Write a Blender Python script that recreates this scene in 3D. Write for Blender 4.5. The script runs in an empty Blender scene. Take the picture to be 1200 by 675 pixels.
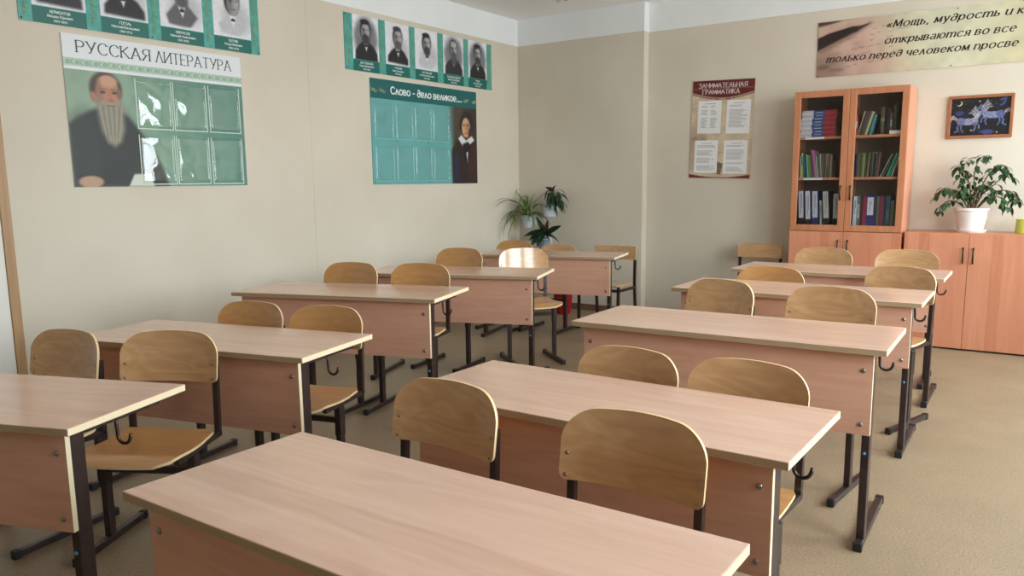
import bpy, bmesh, math, random
import numpy as np
from mathutils import Vector, Matrix

C = bpy.context.scene.collection
SC = bpy.context.scene
PI = math.pi

# ------------------------------------------------------------------ camera, world, lights, exposure
F_PX, YAW, PITCH, ROLL, CX, CZ, PY = 929.63, .60328, .154558, -.011568, 4.7496, 1.303, 20.745
cy_, sy_, cp_, sp_ = math.cos(YAW), math.sin(YAW), math.cos(PITCH), math.sin(PITCH)
fwd = Vector((-sy_ * cp_, cy_ * cp_, -sp_)); rgt = Vector((cy_, sy_, 0)); upv = rgt.cross(fwd)
cr_, sr_ = math.cos(ROLL), math.sin(ROLL)
rgt, upv = cr_ * rgt + sr_ * upv, -sr_ * rgt + cr_ * upv
cam = bpy.data.objects.new('camera', bpy.data.cameras.new('camera')); C.objects.link(cam)
cam.matrix_world = Matrix(((rgt.x, upv.x, -fwd.x, CX), (rgt.y, upv.y, -fwd.y, 0), (rgt.z, upv.z, -fwd.z, CZ), (0, 0, 0, 1)))
cam.data.sensor_width = 36; cam.data.lens = F_PX / 1200 * 36; cam.data.shift_y = PY / 1200; cam.data.clip_start = .02
SC.camera = cam

SC.view_settings.view_transform = 'Standard'; SC.view_settings.look = 'None'
SC.view_settings.gamma = 1; SC.view_settings.use_curve_mapping = False
SC.view_settings.exposure = 0.0
SC.cycles.use_denoising = True
SC.cycles.max_bounces = 10; SC.cycles.diffuse_bounces = 6; SC.cycles.transparent_max_bounces = 12
SC.cycles.sample_clamp_indirect = 8

WORLD_STRENGTH = 19.5
world = bpy.data.worlds.new('world'); SC.world = world; world.use_nodes = True
wt = world.node_tree; wt.nodes.clear()
w_out = wt.nodes.new('ShaderNodeOutputWorld'); w_bg = wt.nodes.new('ShaderNodeBackground')
w_tc = wt.nodes.new('ShaderNodeTexCoord'); w_sep = wt.nodes.new('ShaderNodeSeparateXYZ'); w_rmp = wt.nodes.new('ShaderNodeValToRGB')
w_map = wt.nodes.new('ShaderNodeMapRange'); w_map.inputs[1].default_value = -1; w_map.inputs[2].default_value = 1
wt.links.new(w_tc.outputs['Generated'], w_sep.inputs[0]); wt.links.new(w_sep.outputs[2], w_map.inputs[0])
wt.links.new(w_map.outputs[0], w_rmp.inputs[0]); wt.links.new(w_rmp.outputs[0], w_bg.inputs[0]); wt.links.new(w_bg.outputs[0], w_out.inputs[0])
els = w_rmp.color_ramp.elements
els[0].position = .40; els[0].color = (.56, .57, .58, 1)
els[1].position = .62; els[1].color = (.86, .93, 1.0, 1)
e_ = els.new(.50); e_.color = (.74, .76, .77, 1)
w_bg.inputs[1].default_value = WORLD_STRENGTH

# room: left wall x=0, back wall y=7.05 / 7.15, right wall (windows) x=6.3
XR, YB, YW, YF, ZC, ZP = 6.3, 7.05, 7.15, -2.0, 2.942, 2.683
XSTEP = 1.425
WIN = [(1.15, 2.75), (3.2, 4.8), (5.25, 6.85)]
WZ0, WZ1 = .85, 2.6
for k, (a, b) in enumerate(WIN):          # light portals: they only guide the sampling of daylight through the window openings
    L = bpy.data.lights.new('window_portal', 'AREA'); L.shape = 'RECTANGLE'; L.size = WZ1 - WZ0; L.size_y = b - a
    L.cycles.is_portal = True
    o = bpy.data.objects.new('window_portal', L); C.objects.link(o)
    o.location = (XR + .10, (a + b) / 2, (WZ0 + WZ1) / 2); o.rotation_euler = (0, PI / 2, 0)

# ------------------------------------------------------------------ helpers
def lin(c):
    return tuple((v / 12.92 if v <= .04045 else ((v + .055) / 1.055) ** 2.4) for v in c)
def rgb(r, g, b):
    return lin((r / 255, g / 255, b / 255))

def node(nt, t, **kw):
    n = nt.nodes.new(t)
    for k, v in kw.items(): setattr(n, k, v)
    return n
MATS = {}
def mat(name, col=(.5, .5, .5), rough=.5, metal=0., spec=.5, coat=0., coat_rough=.1):
    if name in MATS: return MATS[name]
    m = bpy.data.materials.new(name); m.use_nodes = True
    b = m.node_tree.nodes['Principled BSDF']
    b.inputs['Base Color'].default_value = (*col, 1); b.inputs['Roughness'].default_value = rough
    b.inputs['Metallic'].default_value = metal; b.inputs['Specular IOR Level'].default_value = spec
    b.inputs['Coat Weight'].default_value = coat; b.inputs['Coat Roughness'].default_value = coat_rough
    MATS[name] = m; return m

def noisy(m, c1, c2, scale=(8, 8, 8), detail=4, rough_n=.6, lo=.35, hi=.65, distort=0., bump=0., use_random=True, c3=None, coord='Object'):
    """colour of m runs between c1 and c2 by a stretched noise in object space"""
    nt = m.node_tree; b = nt.nodes['Principled BSDF']
    tc = node(nt, 'ShaderNodeTexCoord'); mp = node(nt, 'ShaderNodeMapping'); mp.inputs['Scale'].default_value = scale
    src = tc.outputs[coord]
    if use_random:
        oi = node(nt, 'ShaderNodeObjectInfo'); mul = node(nt, 'ShaderNodeVectorMath', operation='SCALE'); mul.inputs[0].default_value = (7.3, 3.9, 5.1)
        nt.links.new(oi.outputs['Random'], mul.inputs['Scale'])
        ad = node(nt, 'ShaderNodeVectorMath', operation='ADD'); nt.links.new(src, ad.inputs[0]); nt.links.new(mul.outputs[0], ad.inputs[1]); src = ad.outputs[0]
    nt.links.new(src, mp.inputs[0])
    nz = node(nt, 'ShaderNodeTexNoise'); nz.inputs['Scale'].default_value = 1; nz.inputs['Detail'].default_value = detail
    nz.inputs['Roughness'].default_value = rough_n; nz.inputs['Distortion'].default_value = distort
    nt.links.new(mp.outputs[0], nz.inputs['Vector'])
    rp = node(nt, 'ShaderNodeValToRGB'); rp.color_ramp.elements[0].position = lo; rp.color_ramp.elements[1].position = hi
    rp.color_ramp.elements[0].color = (*c1, 1); rp.color_ramp.elements[1].color = (*c2, 1)
    if c3: e = rp.color_ramp.elements.new((lo + hi) / 2); e.color = (*c3, 1)
    nt.links.new(nz.outputs['Fac'], rp.inputs[0]); nt.links.new(rp.outputs[0], b.inputs['Base Color'])
    if bump:
        bp = node(nt, 'ShaderNodeBump'); bp.inputs['Strength'].default_value = bump; bp.inputs['Distance'].default_value = .002
        nt.links.new(nz.outputs['Fac'], bp.inputs['Height']); nt.links.new(bp.outputs[0], b.inputs['Normal'])
    return m

def wood(name, base, dark, rough, scale, rings=(2, 18, 2), amount=.25, coat=0., coat_rough=.1, distort=1.2, board=None, spec=.5):
    """wood: fine stretched fibre noise plus broad figure; board=(axis, width) adds glued staves of varying tone"""
    if name in MATS: return MATS[name]
    m = mat(name, base, rough, coat=coat, coat_rough=coat_rough, spec=spec)
    nt = m.node_tree; b = nt.nodes['Principled BSDF']
    tc = node(nt, 'ShaderNodeTexCoord'); oi = node(nt, 'ShaderNodeObjectInfo')
    mul = node(nt, 'ShaderNodeVectorMath', operation='SCALE'); mul.inputs[0].default_value = (7.3, 3.9, 5.1); nt.links.new(oi.outputs['Random'], mul.inputs['Scale'])
    ad = node(nt, 'ShaderNodeVectorMath', operation='ADD'); nt.links.new(tc.outputs['Object'], ad.inputs[0]); nt.links.new(mul.outputs[0], ad.inputs[1])
    def nz(scale, detail, dist):
        mp = node(nt, 'ShaderNodeMapping'); mp.inputs['Scale'].default_value = scale; nt.links.new(ad.outputs[0], mp.inputs[0])
        n = node(nt, 'ShaderNodeTexNoise'); n.inputs['Scale'].default_value = 1; n.inputs['Detail'].default_value = detail; n.inputs['Distortion'].default_value = dist
        nt.links.new(mp.outputs[0], n.inputs['Vector']); return n.outputs['Fac']
    fine = nz(scale, 5, .3); broad = nz(rings, 2, distort)
    w = node(nt, 'ShaderNodeMath', operation='MULTIPLY'); w.inputs[1].default_value = 5.0; nt.links.new(broad, w.inputs[0])
    fr = node(nt, 'ShaderNodeMath', operation='PINGPONG'); fr.inputs[1].default_value = .5; nt.links.new(w.outputs[0], fr.inputs[0])
    s1 = node(nt, 'ShaderNodeMath', operation='MULTIPLY'); s1.inputs[1].default_value = .7; nt.links.new(fr.outputs[0], s1.inputs[0])
    s2 = node(nt, 'ShaderNodeMath', operation='MULTIPLY_ADD'); s2.inputs[1].default_value = .9; nt.links.new(fine, s2.inputs[0]); nt.links.new(s1.outputs[0], s2.inputs[2])
    val = s2.outputs[0]
    if board:
        sp = node(nt, 'ShaderNodeSeparateXYZ'); nt.links.new(ad.outputs[0], sp.inputs[0])
        dv = node(nt, 'ShaderNodeMath', operation='DIVIDE'); dv.inputs[1].default_value = board[1]; nt.links.new(sp.outputs[board[0]], dv.inputs[0])
        fl = node(nt, 'ShaderNodeMath', operation='FLOOR'); nt.links.new(dv.outputs[0], fl.inputs[0])
        wn = node(nt, 'ShaderNodeTexWhiteNoise', noise_dimensions='1D'); nt.links.new(fl.outputs[0], wn.inputs['W'])
        s3 = node(nt, 'ShaderNodeMath', operation='MULTIPLY_ADD'); s3.inputs[1].default_value = board[2]; nt.links.new(wn.outputs['Value'], s3.inputs[0]); nt.links.new(val, s3.inputs[2]); val = s3.outputs[0]
    mr = node(nt, 'ShaderNodeMapRange'); mr.inputs[1].default_value = .35; mr.inputs[2].default_value = 1.0 + (board[2] if board else 0); nt.links.new(val, mr.inputs[0])
    mx = node(nt, 'ShaderNodeMix', data_type='RGBA'); mx.inputs[6].default_value = (*base, 1); mx.inputs[7].default_value = (*dark, 1)
    am = node(nt, 'ShaderNodeMath', operation='MULTIPLY'); am.inputs[1].default_value = amount; nt.links.new(mr.outputs[0], am.inputs[0])
    nt.links.new(am.outputs[0], mx.inputs[0]); nt.links.new(mx.outputs[2], b.inputs['Base Color'])
    return m

def clear(name, tint=(1, 1, 1), gloss=.08, rough=.0, wavy=0.):
    """thin clear sheet: straight-through light plus mirror reflection"""
    if name in MATS: return MATS[name]
    m = bpy.data.materials.new(name); m.use_nodes = True; nt = m.node_tree; nt.nodes.clear()
    out = node(nt, 'ShaderNodeOutputMaterial'); tr = node(nt, 'ShaderNodeBsdfTransparent'); tr.inputs[0].default_value = (*tint, 1)
    gl = node(nt, 'ShaderNodeBsdfGlossy'); gl.inputs['Roughness'].default_value = rough; gl.inputs[0].default_value = (1, 1, 1, 1)
    lw = node(nt, 'ShaderNodeLayerWeight'); lw.inputs[0].default_value = .5
    fr = node(nt, 'ShaderNodeMath', operation='POWER'); fr.inputs[1].default_value = 4.; nt.links.new(lw.outputs['Facing'], fr.inputs[0])
    ad = node(nt, 'ShaderNodeMath', operation='MULTIPLY_ADD'); ad.inputs[1].default_value = .8; ad.inputs[2].default_value = gloss; ad.use_clamp = True
    mx = node(nt, 'ShaderNodeMixShader'); nt.links.new(fr.outputs[0], ad.inputs[0]); nt.links.new(ad.outputs[0], mx.inputs[0])
    nt.links.new(tr.outputs[0], mx.inputs[1]); nt.links.new(gl.outputs[0], mx.inputs[2]); nt.links.new(mx.outputs[0], out.inputs[0])
    if wavy:
        tc = node(nt, 'ShaderNodeTexCoord'); nz = node(nt, 'ShaderNodeTexNoise'); nz.inputs['Scale'].default_value = 9; nz.inputs['Detail'].default_value = 1; nz.inputs['Distortion'].default_value = .8
        oi = node(nt, 'ShaderNodeObjectInfo'); ad2 = node(nt, 'ShaderNodeVectorMath', operation='ADD'); nt.links.new(tc.outputs['Object'], ad2.inputs[0]); nt.links.new(oi.outputs['Random'], ad2.inputs[1])
        nt.links.new(ad2.outputs[0], nz.inputs['Vector'])
        bp = node(nt, 'ShaderNodeBump'); bp.inputs['Strength'].default_value = wavy; bp.inputs['Distance'].default_value = .01
        nt.links.new(nz.outputs['Fac'], bp.inputs['Height']); nt.links.new(bp.outputs[0], gl.inputs['Normal'])
    MATS[name] = m; return m

def obj(name, bm, mats, parent=None, smooth=False, autosmooth=None, keep=False):
    me = bpy.data.meshes.new(name)
    if isinstance(bm, bmesh.types.BMesh):
        if not keep: bmesh.ops.recalc_face_normals(bm, faces=bm.faces[:])
        bm.to_mesh(me); bm.free()
    else: me = bm; me.name = name
    for m in (mats if isinstance(mats, (list, tuple)) else [mats]): me.materials.append(m)
    if smooth: me.polygons.foreach_set('use_smooth', [True] * len(me.polygons))
    o = bpy.data.objects.new(name, me); C.objects.link(o)
    if autosmooth is not None: me.set_sharp_from_angle(angle=math.radians(autosmooth))
    if parent is not None: o.parent = parent
    return o
def tag(o, label, cat, group=None, kind=None):
    o['label'] = label; o['category'] = cat
    if group: o['group'] = group
    if kind: o['kind'] = kind
    return o
def thing(name, label, cat, loc=(0, 0, 0), rz=0., group=None, frame=None):
    o = bpy.data.objects.new(name, None); C.objects.link(o); o.empty_display_size = .1
    if frame: o.matrix_world = frame
    else: o.location = loc; o.rotation_euler = (0, 0, rz)
    return tag(o, label, cat, group)
def struct(name, bm, m, parent=None, **k):
    o = obj(name, bm, m, parent, **k)
    if parent is None: o['kind'] = 'structure'
    return o
def copy_tree(o, parent=None):
    c = o.copy(); C.objects.link(c)
    if parent is not None: c.parent = parent
    for ch in list(o.children): copy_tree(ch, c)
    return c
def BM(): return bmesh.new()

def box(bm, x0, x1, y0, y1, z0, z1, mi=0, bev=0.):
    vs = [bm.verts.new(p) for p in ((x0, y0, z0), (x1, y0, z0), (x1, y1, z0), (x0, y1, z0), (x0, y0, z1), (x1, y0, z1), (x1, y1, z1), (x0, y1, z1))]
    fs = [bm.faces.new([vs[i] for i in q]) for q in ((3, 2, 1, 0), (4, 5, 6, 7), (0, 1, 5, 4), (1, 2, 6, 5), (2, 3, 7, 6), (3, 0, 4, 7))]
    for f in fs: f.material_index = mi
    if bev:
        r = bmesh.ops.bevel(bm, geom=list({e for f in fs for e in f.edges}), offset=bev, segments=2, affect='EDGES', profile=.5)
        for f in r['faces']: f.material_index = mi
    return fs
def bar(bm, p0, p1, w, h, mi=0):
    p0, p1 = Vector(p0), Vector(p1); d = (p1 - p0).normalized()
    s = d.cross(Vector((0, 0, 1))) if abs(d.z) < .95 else Vector((1, 0, 0)); s = (s - d * s.dot(d)).normalized(); u = s.cross(d)
    vs = []
    for p in (p0, p1):
        for a, b in ((-1, -1), (1, -1), (1, 1), (-1, 1)): vs.append(bm.verts.new(p + s * a * w / 2 + u * b * h / 2))
    for q in ((3, 2, 1, 0), (4, 5, 6, 7), (0, 1, 5, 4), (1, 2, 6, 5), (2, 3, 7, 6), (3, 0, 4, 7)):
        bm.faces.new([vs[i] for i in q]).material_index = mi
def tube(bm, pts, r, seg=8, mi=0, cap=True):
    pts = [Vector(p) for p in pts]; n = len(pts); rs = r if isinstance(r, (list, tuple)) else [r] * n
    ref = Vector((0, 0, 1)); rings = []
    for i, p in enumerate(pts):
        d = (pts[min(i + 1, n - 1)] - pts[max(i - 1, 0)]).normalized()
        if i == 0:
            if abs(d.dot(ref)) > .9: ref = Vector((1, 0, 0))
            s = d.cross(ref).normalized()
        else: s = (s - d * s.dot(d)).normalized()
        u = d.cross(s)
        rings.append([bm.verts.new(p + (s * math.cos(2 * PI * k / seg) + u * math.sin(2 * PI * k / seg)) * rs[i]) for k in range(seg)])
    for a, b in zip(rings, rings[1:]):
        for k in range(seg): bm.faces.new((a[k], a[(k + 1) % seg], b[(k + 1) % seg], b[k])).material_index = mi
    if cap:
        bm.faces.new(rings[0][::-1]).material_index = mi; bm.faces.new(rings[-1]).material_index = mi
def lathe(bm, prof, seg=32, c=(0, 0, 0), mi=0, flute=0., nfl=0):
    rings = []
    for r, z in prof:
        if r < 1e-6: rings.append([bm.verts.new((c[0], c[1], c[2] + z))]); continue
        rings.append([bm.verts.new((c[0] + (r * (1 + flute * math.cos(nfl * 2 * PI * k / seg))) * math.cos(2 * PI * k / seg), c[1] + (r * (1 + flute * math.cos(nfl * 2 * PI * k / seg))) * math.sin(2 * PI * k / seg), c[2] + z)) for k in range(seg)])
    for a, b in zip(rings, rings[1:]):
        for k in range(seg):
            k2 = (k + 1) % seg
            if len(a) == 1 and len(b) == 1: continue
            if len(a) == 1: f = bm.faces.new((a[0], b[k2], b[k]))
            elif len(b) == 1: f = bm.faces.new((a[k], a[k2], b[0]))
            else: f = bm.faces.new((a[k], a[k2], b[k2], b[k]))
            f.material_index = mi
def poly(bm, pts, z0, z1, mi=0, side=None):
    a = [bm.verts.new((p[0], p[1], z0)) for p in pts]; b = [bm.verts.new((p[0], p[1], z1)) for p in pts]; n = len(pts)
    bm.faces.new(a[::-1]).material_index = mi; bm.faces.new(b).material_index = mi
    for i in range(n): bm.faces.new((a[i], a[(i + 1) % n], b[(i + 1) % n], b[i])).material_index = mi if side is None else side
def shell(bm, G, off, mi=0, edge=1):
    """closed sheet: grid of points G[i][j], thickness vector off(i,j) or constant; edges take material slot `edge`"""
    n, m = len(G), len(G[0]); A = [[bm.verts.new(G[i][j]) for j in range(m)] for i in range(n)]
    B = [[bm.verts.new(Vector(G[i][j]) + Vector(off)) for j in range(m)] for i in range(n)]
    for i in range(n - 1):
        for j in range(m - 1):
            bm.faces.new((A[i][j], A[i + 1][j], A[i + 1][j + 1], A[i][j + 1])).material_index = mi
            bm.faces.new((B[i][j], B[i][j + 1], B[i + 1][j + 1], B[i + 1][j])).material_index = mi
    def rim(L, M):
        for k in range(len(L) - 1): bm.faces.new((L[k], M[k], M[k + 1], L[k + 1])).material_index = edge
    rim(A[0], B[0]); rim(A[-1][::-1], B[-1][::-1]); rim([r[0] for r in A][::-1], [r[0] for r in B][::-1]); rim([r[-1] for r in A], [r[-1] for r in B])

def sstep(x): x = np.clip(x, 0, 1); return x * x * (3 - 2 * x)
class Paint:
    """a small painter: soft shapes on a numpy canvas in metres, turned into a fine mesh with a colour per vertex (a printed picture)"""
    def __init__(s, w, h, nx, bg):
        s.w, s.h = w, h; s.nx = nx; s.ny = max(8, int(nx * h / w))
        s.X, s.Y = np.meshgrid(np.linspace(0, w, s.nx), np.linspace(0, h, s.ny)); s.I = np.zeros((s.ny, s.nx, 3)); s.I[:] = np.array(bg) / 255.
    def mix(s, a, col): a = np.clip(a, 0, 1)[..., None]; s.I = s.I * (1 - a) + a * np.array(col) / 255.
    def blob(s, cx, cy, rx, ry, col, soft=.15, rot=0., op=1.):
        c, q = math.cos(rot), math.sin(rot); dx, dy = s.X - cx, s.Y - cy
        d = np.sqrt(((c * dx + q * dy) / rx) ** 2 + ((-q * dx + c * dy) / ry) ** 2); s.mix(op * sstep((1 + soft / 2 - d) / soft), col)
    def line(s, pts, wd, col, soft=.4, op=1.):
        d = np.full(s.X.shape, 9.)
        for (x0, y0), (x1, y1) in zip(pts, pts[1:]):
            vx, vy = x1 - x0, y1 - y0; t = np.clip(((s.X - x0) * vx + (s.Y - y0) * vy) / (vx * vx + vy * vy + 1e-12), 0, 1)
            d = np.minimum(d, np.hypot(s.X - x0 - t * vx, s.Y - y0 - t * vy))
        s.mix(op * sstep((wd / 2 * (1 + soft / 2) - d) / (wd / 2 * soft)), col)
    def poly(s, pts, col, soft=.004, op=1.):
        ins = np.zeros(s.X.shape, bool); d = np.full(s.X.shape, 9.); n = len(pts)
        for i in range(n):
            (x0, y0), (x1, y1) = pts[i], pts[(i + 1) % n]
            cnd = ((y0 > s.Y) != (y1 > s.Y)) & (s.X < (x1 - x0) * (s.Y - y0) / (y1 - y0 + 1e-12) + x0); ins ^= cnd
            vx, vy = x1 - x0, y1 - y0; t = np.clip(((s.X - x0) * vx + (s.Y - y0) * vy) / (vx * vx + vy * vy + 1e-12), 0, 1)
            d = np.minimum(d, np.hypot(s.X - x0 - t * vx, s.Y - y0 - t * vy))
        sd = np.where(ins, d, -d); s.mix(op * sstep((sd + soft) / (2 * soft)), col)
    def grad(s, x0, y0, x1, y1, col, op=1.):
        vx, vy = x1 - x0, y1 - y0; t = ((s.X - x0) * vx + (s.Y - y0) * vy) / (vx * vx + vy * vy); s.mix(op * sstep(t), col)
    def grain(s, amt, cell, seed=1):
        r = np.random.RandomState(seed); gx, gy = max(3, int(s.w / cell)), max(3, int(s.h / cell)); g = r.rand(gy + 2, gx + 2)
        u, v = s.X / s.w * gx, s.Y / s.h * gy; i, j = v.astype(int), u.astype(int); fu, fv = u - j, v - i
        n = (g[i, j] * (1 - fu) + g[i, j + 1] * fu) * (1 - fv) + (g[i + 1, j] * (1 - fu) + g[i + 1, j + 1] * fu) * fv
        s.I = np.clip(s.I * (1 + amt * (n - .5)[..., None] * 2), 0, 1)
    def mesh(s, name, m, parent, x=0., y=0., z=0.):
        me = bpy.data.meshes.new(name); nx, ny = s.nx, s.ny
        V = np.stack([s.X.ravel() + x, s.Y.ravel() + y, np.full(nx * ny, z)], 1)
        i = np.arange(ny - 1)[:, None] * nx + np.arange(nx - 1)[None, :]
        Q = np.stack([i, i + 1, i + nx + 1, i + nx], -1).reshape(-1, 4)
        me.from_pydata(V.tolist(), [], Q.tolist())
        I = np.clip(s.I, 0, 1); Ln = np.where(I <= .04045, I / 12.92, ((I + .055) / 1.055) ** 2.4)
        at = me.color_attributes.new('Print', 'FLOAT_COLOR', 'POINT'); at.data.foreach_set('color', np.concatenate([Ln.reshape(-1, 3), np.ones((nx * ny, 1))], 1).ravel())
        return obj(name, me, m, parent)
def print_mat(name, rough, coat=0.):
    m = mat(name, (.5, .5, .5), rough, coat=coat); nt = m.node_tree
    a = node(nt, 'ShaderNodeAttribute', attribute_name='Print'); nt.links.new(a.outputs['Color'], nt.nodes['Principled BSDF'].inputs['Base Color']); return m

def arc(cx, cy, rx, ry, a0, a1, n=12):
    return [(cx + rx * math.cos(math.radians(a0 + (a1 - a0) * i / n)), cy + ry * math.sin(math.radians(a0 + (a1 - a0) * i / n))) for i in range(n + 1)]
def L2(*p): return [list(q) for q in zip(p, p[1:])]
# pen strokes of the letters: width, strokes (capital height = 1)
GLY = {
 'А': (.72, L2((0, 0), (.36, 1), (.72, 0)) + [[(.13, .34), (.59, .34)]]),
 'В': (.60, [[(0, 0), (0, 1)], [(0, 1), (.28, 1)] + arc(.28, .77, .25, .23, 90, -90) + [(0, .54)], [(.28, .54)] + arc(.30, .27, .29, .27, 90, -90) + [(0, 0)]]),
 'Г': (.52, [[(0, 0), (0, 1)], [(0, 1), (.52, 1)]]),
 'Д': (.78, [[(.12, .02), (.24, 1)], [(.24, 1), (.64, 1)], [(.64, 1), (.64, 0)], [(0, 0), (.78, 0)], [(0, 0), (0, -.17)], [(.78, 0), (.78, -.17)]]),
 'Е': (.54, [[(0, 0), (0, 1)], [(0, 1), (.54, 1)], [(0, .52), (.46, .52)], [(0, 0), (.54, 0)]]),
 'З': (.54, [arc(.25, .765, .25, .235, 150, -90) + [(.18, .53)], [(.22, .53)] + arc(.25, .265, .28, .265, 90, -155)]),
 'И': (.66, [[(0, 0), (0, 1)], [(0, 0), (.66, 1)], [(.66, 0), (.66, 1)]]),
 'К': (.62, [[(0, 0), (0, 1)], [(.02, .47), (.58, 1)], [(.16, .58), (.62, 0)]]),
 'Л': (.66, L2((0, 0), (.32, 1), (.66, 0))),
 'М': (.82, [[(0, 0), (.06, 1)], [(.06, 1), (.41, .12)], [(.41, .12), (.76, 1)], [(.76, 1), (.82, 0)]]),
 'Н': (.66, [[(0, 0), (0, 1)], [(.66, 0), (.66, 1)], [(0, .52), (.66, .52)]]),
 'О': (.76, [arc(.38, .5, .38, .5, 0, 360, 28)]),
 'П': (.66, [[(0, 0), (0, 1)], [(.66, 0), (.66, 1)], [(0, 1), (.66, 1)]]),
 'Р': (.56, [[(0, 0), (0, 1)], [(0, 1), (.27, 1)] + arc(.27, .735, .28, .265, 90, -90) + [(0, .47)]]),
 'С': (.68, [arc(.38, .5, .38, .5, 42, 318, 22)]),
 'Т': (.66, [[(.33, 0), (.33, 1)], [(0, 1), (.66, 1)]]),
 'У': (.66, [[(0, 1), (.35, .34)], [(.66, 1), (.30, .18)] + arc(.16, .2, .14, .18, -20, -110, 6)]),
 'Ф': (.84, [[(.42, 0), (.42, 1)], arc(.42, .54, .42, .33, 0, 360, 26)]),
 'Х': (.64, [[(0, 0), (.62, 1)], [(.02, 1), (.64, 0)]]),
 'Ч': (.60, [[(.60, 0), (.60, 1)], [(0, 1)] + arc(.26, .68, .26, .25, 180, 270, 8) + [(.60, .48)]]),
 'Щ': (.96, [[(0, 0), (0, 1)], [(.43, 0), (.43, 1)], [(.86, 0), (.86, 1)], [(0, 0), (.97, 0)], [(.97, 0), (.97, -.18)]]),
 'Ы': (.80, [[(0, 0), (0, 1)], [(0, .55), (.24, .55)] + arc(.24, .275, .27, .275, 90, -90) + [(0, 0)], [(.80, 0), (.80, 1)]]),
 'Ь': (.54, [[(0, 0), (0, 1)], [(0, .55), (.26, .55)] + arc(.26, .275, .28, .275, 90, -90) + [(0, 0)]]),
 'Ю': (.98, [[(0, 0), (0, 1)], [(0, .5), (.28, .5)], arc(.63, .5, .35, .5, 0, 360, 26)]),
 'Я': (.58, [[(.58, 0), (.58, 1)], [(.58, 1), (.30, 1)] + arc(.30, .745, .27, .255, 90, 270) + [(.58, .49)], [(.32, .49), (.0, 0)]]),
 'а': (.50, [[(.06, .62)] + arc(.25, .50, .22, .22, 140, 0, 8) + [(.47, 0)], arc(.24, .20, .22, .21, 70, 360 - 20, 18)]),
 'е': (.54, [[(.03, .36), (.52, .36)] + arc(.27, .36, .26, .36, 0, 310, 22)]),
 'р': (.54, [[(0, -.28), (0, .70)], arc(.27, .36, .26, .35, 0, 360, 22)]),
 'у': (.48, [[(0, .72), (.26, .04)], [(.48, .72), (.20, -.16)] + arc(.08, -.12, .12, .14, -20, -100, 5)]),
 'ф': (.80, [[(.40, -.28), (.40, 1)], arc(.21, .36, .2, .35, 0, 360, 18), arc(.59, .36, .2, .35, 0, 360, 18)]),
 '∂': (.54, [arc(.26, .30, .25, .30, 0, 360, 22), [(.51, .32)] + arc(.28, .55, .25, .42, -10, 130, 12)]),
 'm': (.84, [[(0, 0), (0, .72)], arc(.21, .46, .21, .25, 180, 0, 10) + [(.42, 0)], arc(.63, .46, .21, .25, 180, 0, 10) + [(.84, 0)]]),
 'n': (.50, [[(0, 0), (0, .72)], arc(.25, .46, .25, .25, 180, 0, 10) + [(.50, 0)]]),
 'u': (.50, [[(0, .72)] + arc(.25, .25, .25, .25, 180, 360, 10) + [(.50, .72)], [(.50, 0), (.50, .4)]]),
 '0': (.54, [arc(.27, .5, .27, .5, 0, 360, 22)]), '1': (.3, [[(.22, 0), (.22, 1)], [(.22, 1), (0, .78)]]),
 '2': (.54, [arc(.27, .73, .25, .27, 160, -20, 10) + [(.02, .02)], [(0, 0), (.54, 0)]]), '4': (.56, [[(.42, 0), (.42, 1)], [(.42, 1), (0, .28)], [(0, .28), (.56, .28)]]),
 '6': (.54, [arc(.27, .31, .26, .31, 0, 360, 20), [(.02, .36), (.12, .75), (.36, 1)]]), '7': (.5, [[(0, 1), (.5, 1)], [(.5, 1), (.16, 0)]]),
 '8': (.54, [arc(.27, .76, .22, .24, 0, 360, 18), arc(.27, .27, .27, .27, 0, 360, 18)]), '9': (.54, [arc(.27, .69, .26, .31, 0, 360, 20), [(.52, .64), (.42, .25), (.18, 0)]]),
 '3': (.5, [arc(.22, .765, .24, .235, 150, -90), arc(.22, .265, .27, .265, 90, -150)]),
 '(': (.26, [arc(.36, .45, .34, .66, 125, 235, 8)]), ')': (.26, [arc(-.10, .45, .34, .66, 55, -55, 8)]),
 '-': (.34, [[(.02, .38), (.32, .38)]]), '.': (.12, [[(.05, 0), (.05, .1)]]), ',': (.14, [[(.08, .06), (.03, -.16)]]),
 '«': (.5, L2((.24, .56), (.04, .32), (.24, .08)) + L2((.48, .56), (.28, .32), (.48, .08))), ' ': (.26, []),
}
def glyph(ch):
    if ch in GLY: return GLY[ch]
    up = ch.upper()
    if ch == 'й' or ch == 'Й':
        w, st = glyph('и' if ch == 'й' else 'И'); h = .72 if ch == 'й' else 1.
        return w, st + [arc(w / 2, h + .2, .13, .1, 200, 340, 6)]
    if up in GLY: w, st = GLY[up]; return w * .78, [[(x * .78, y * (.72 if y > 0 else .9)) for x, y in q] for q in st]
    return GLY[' ']
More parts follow.
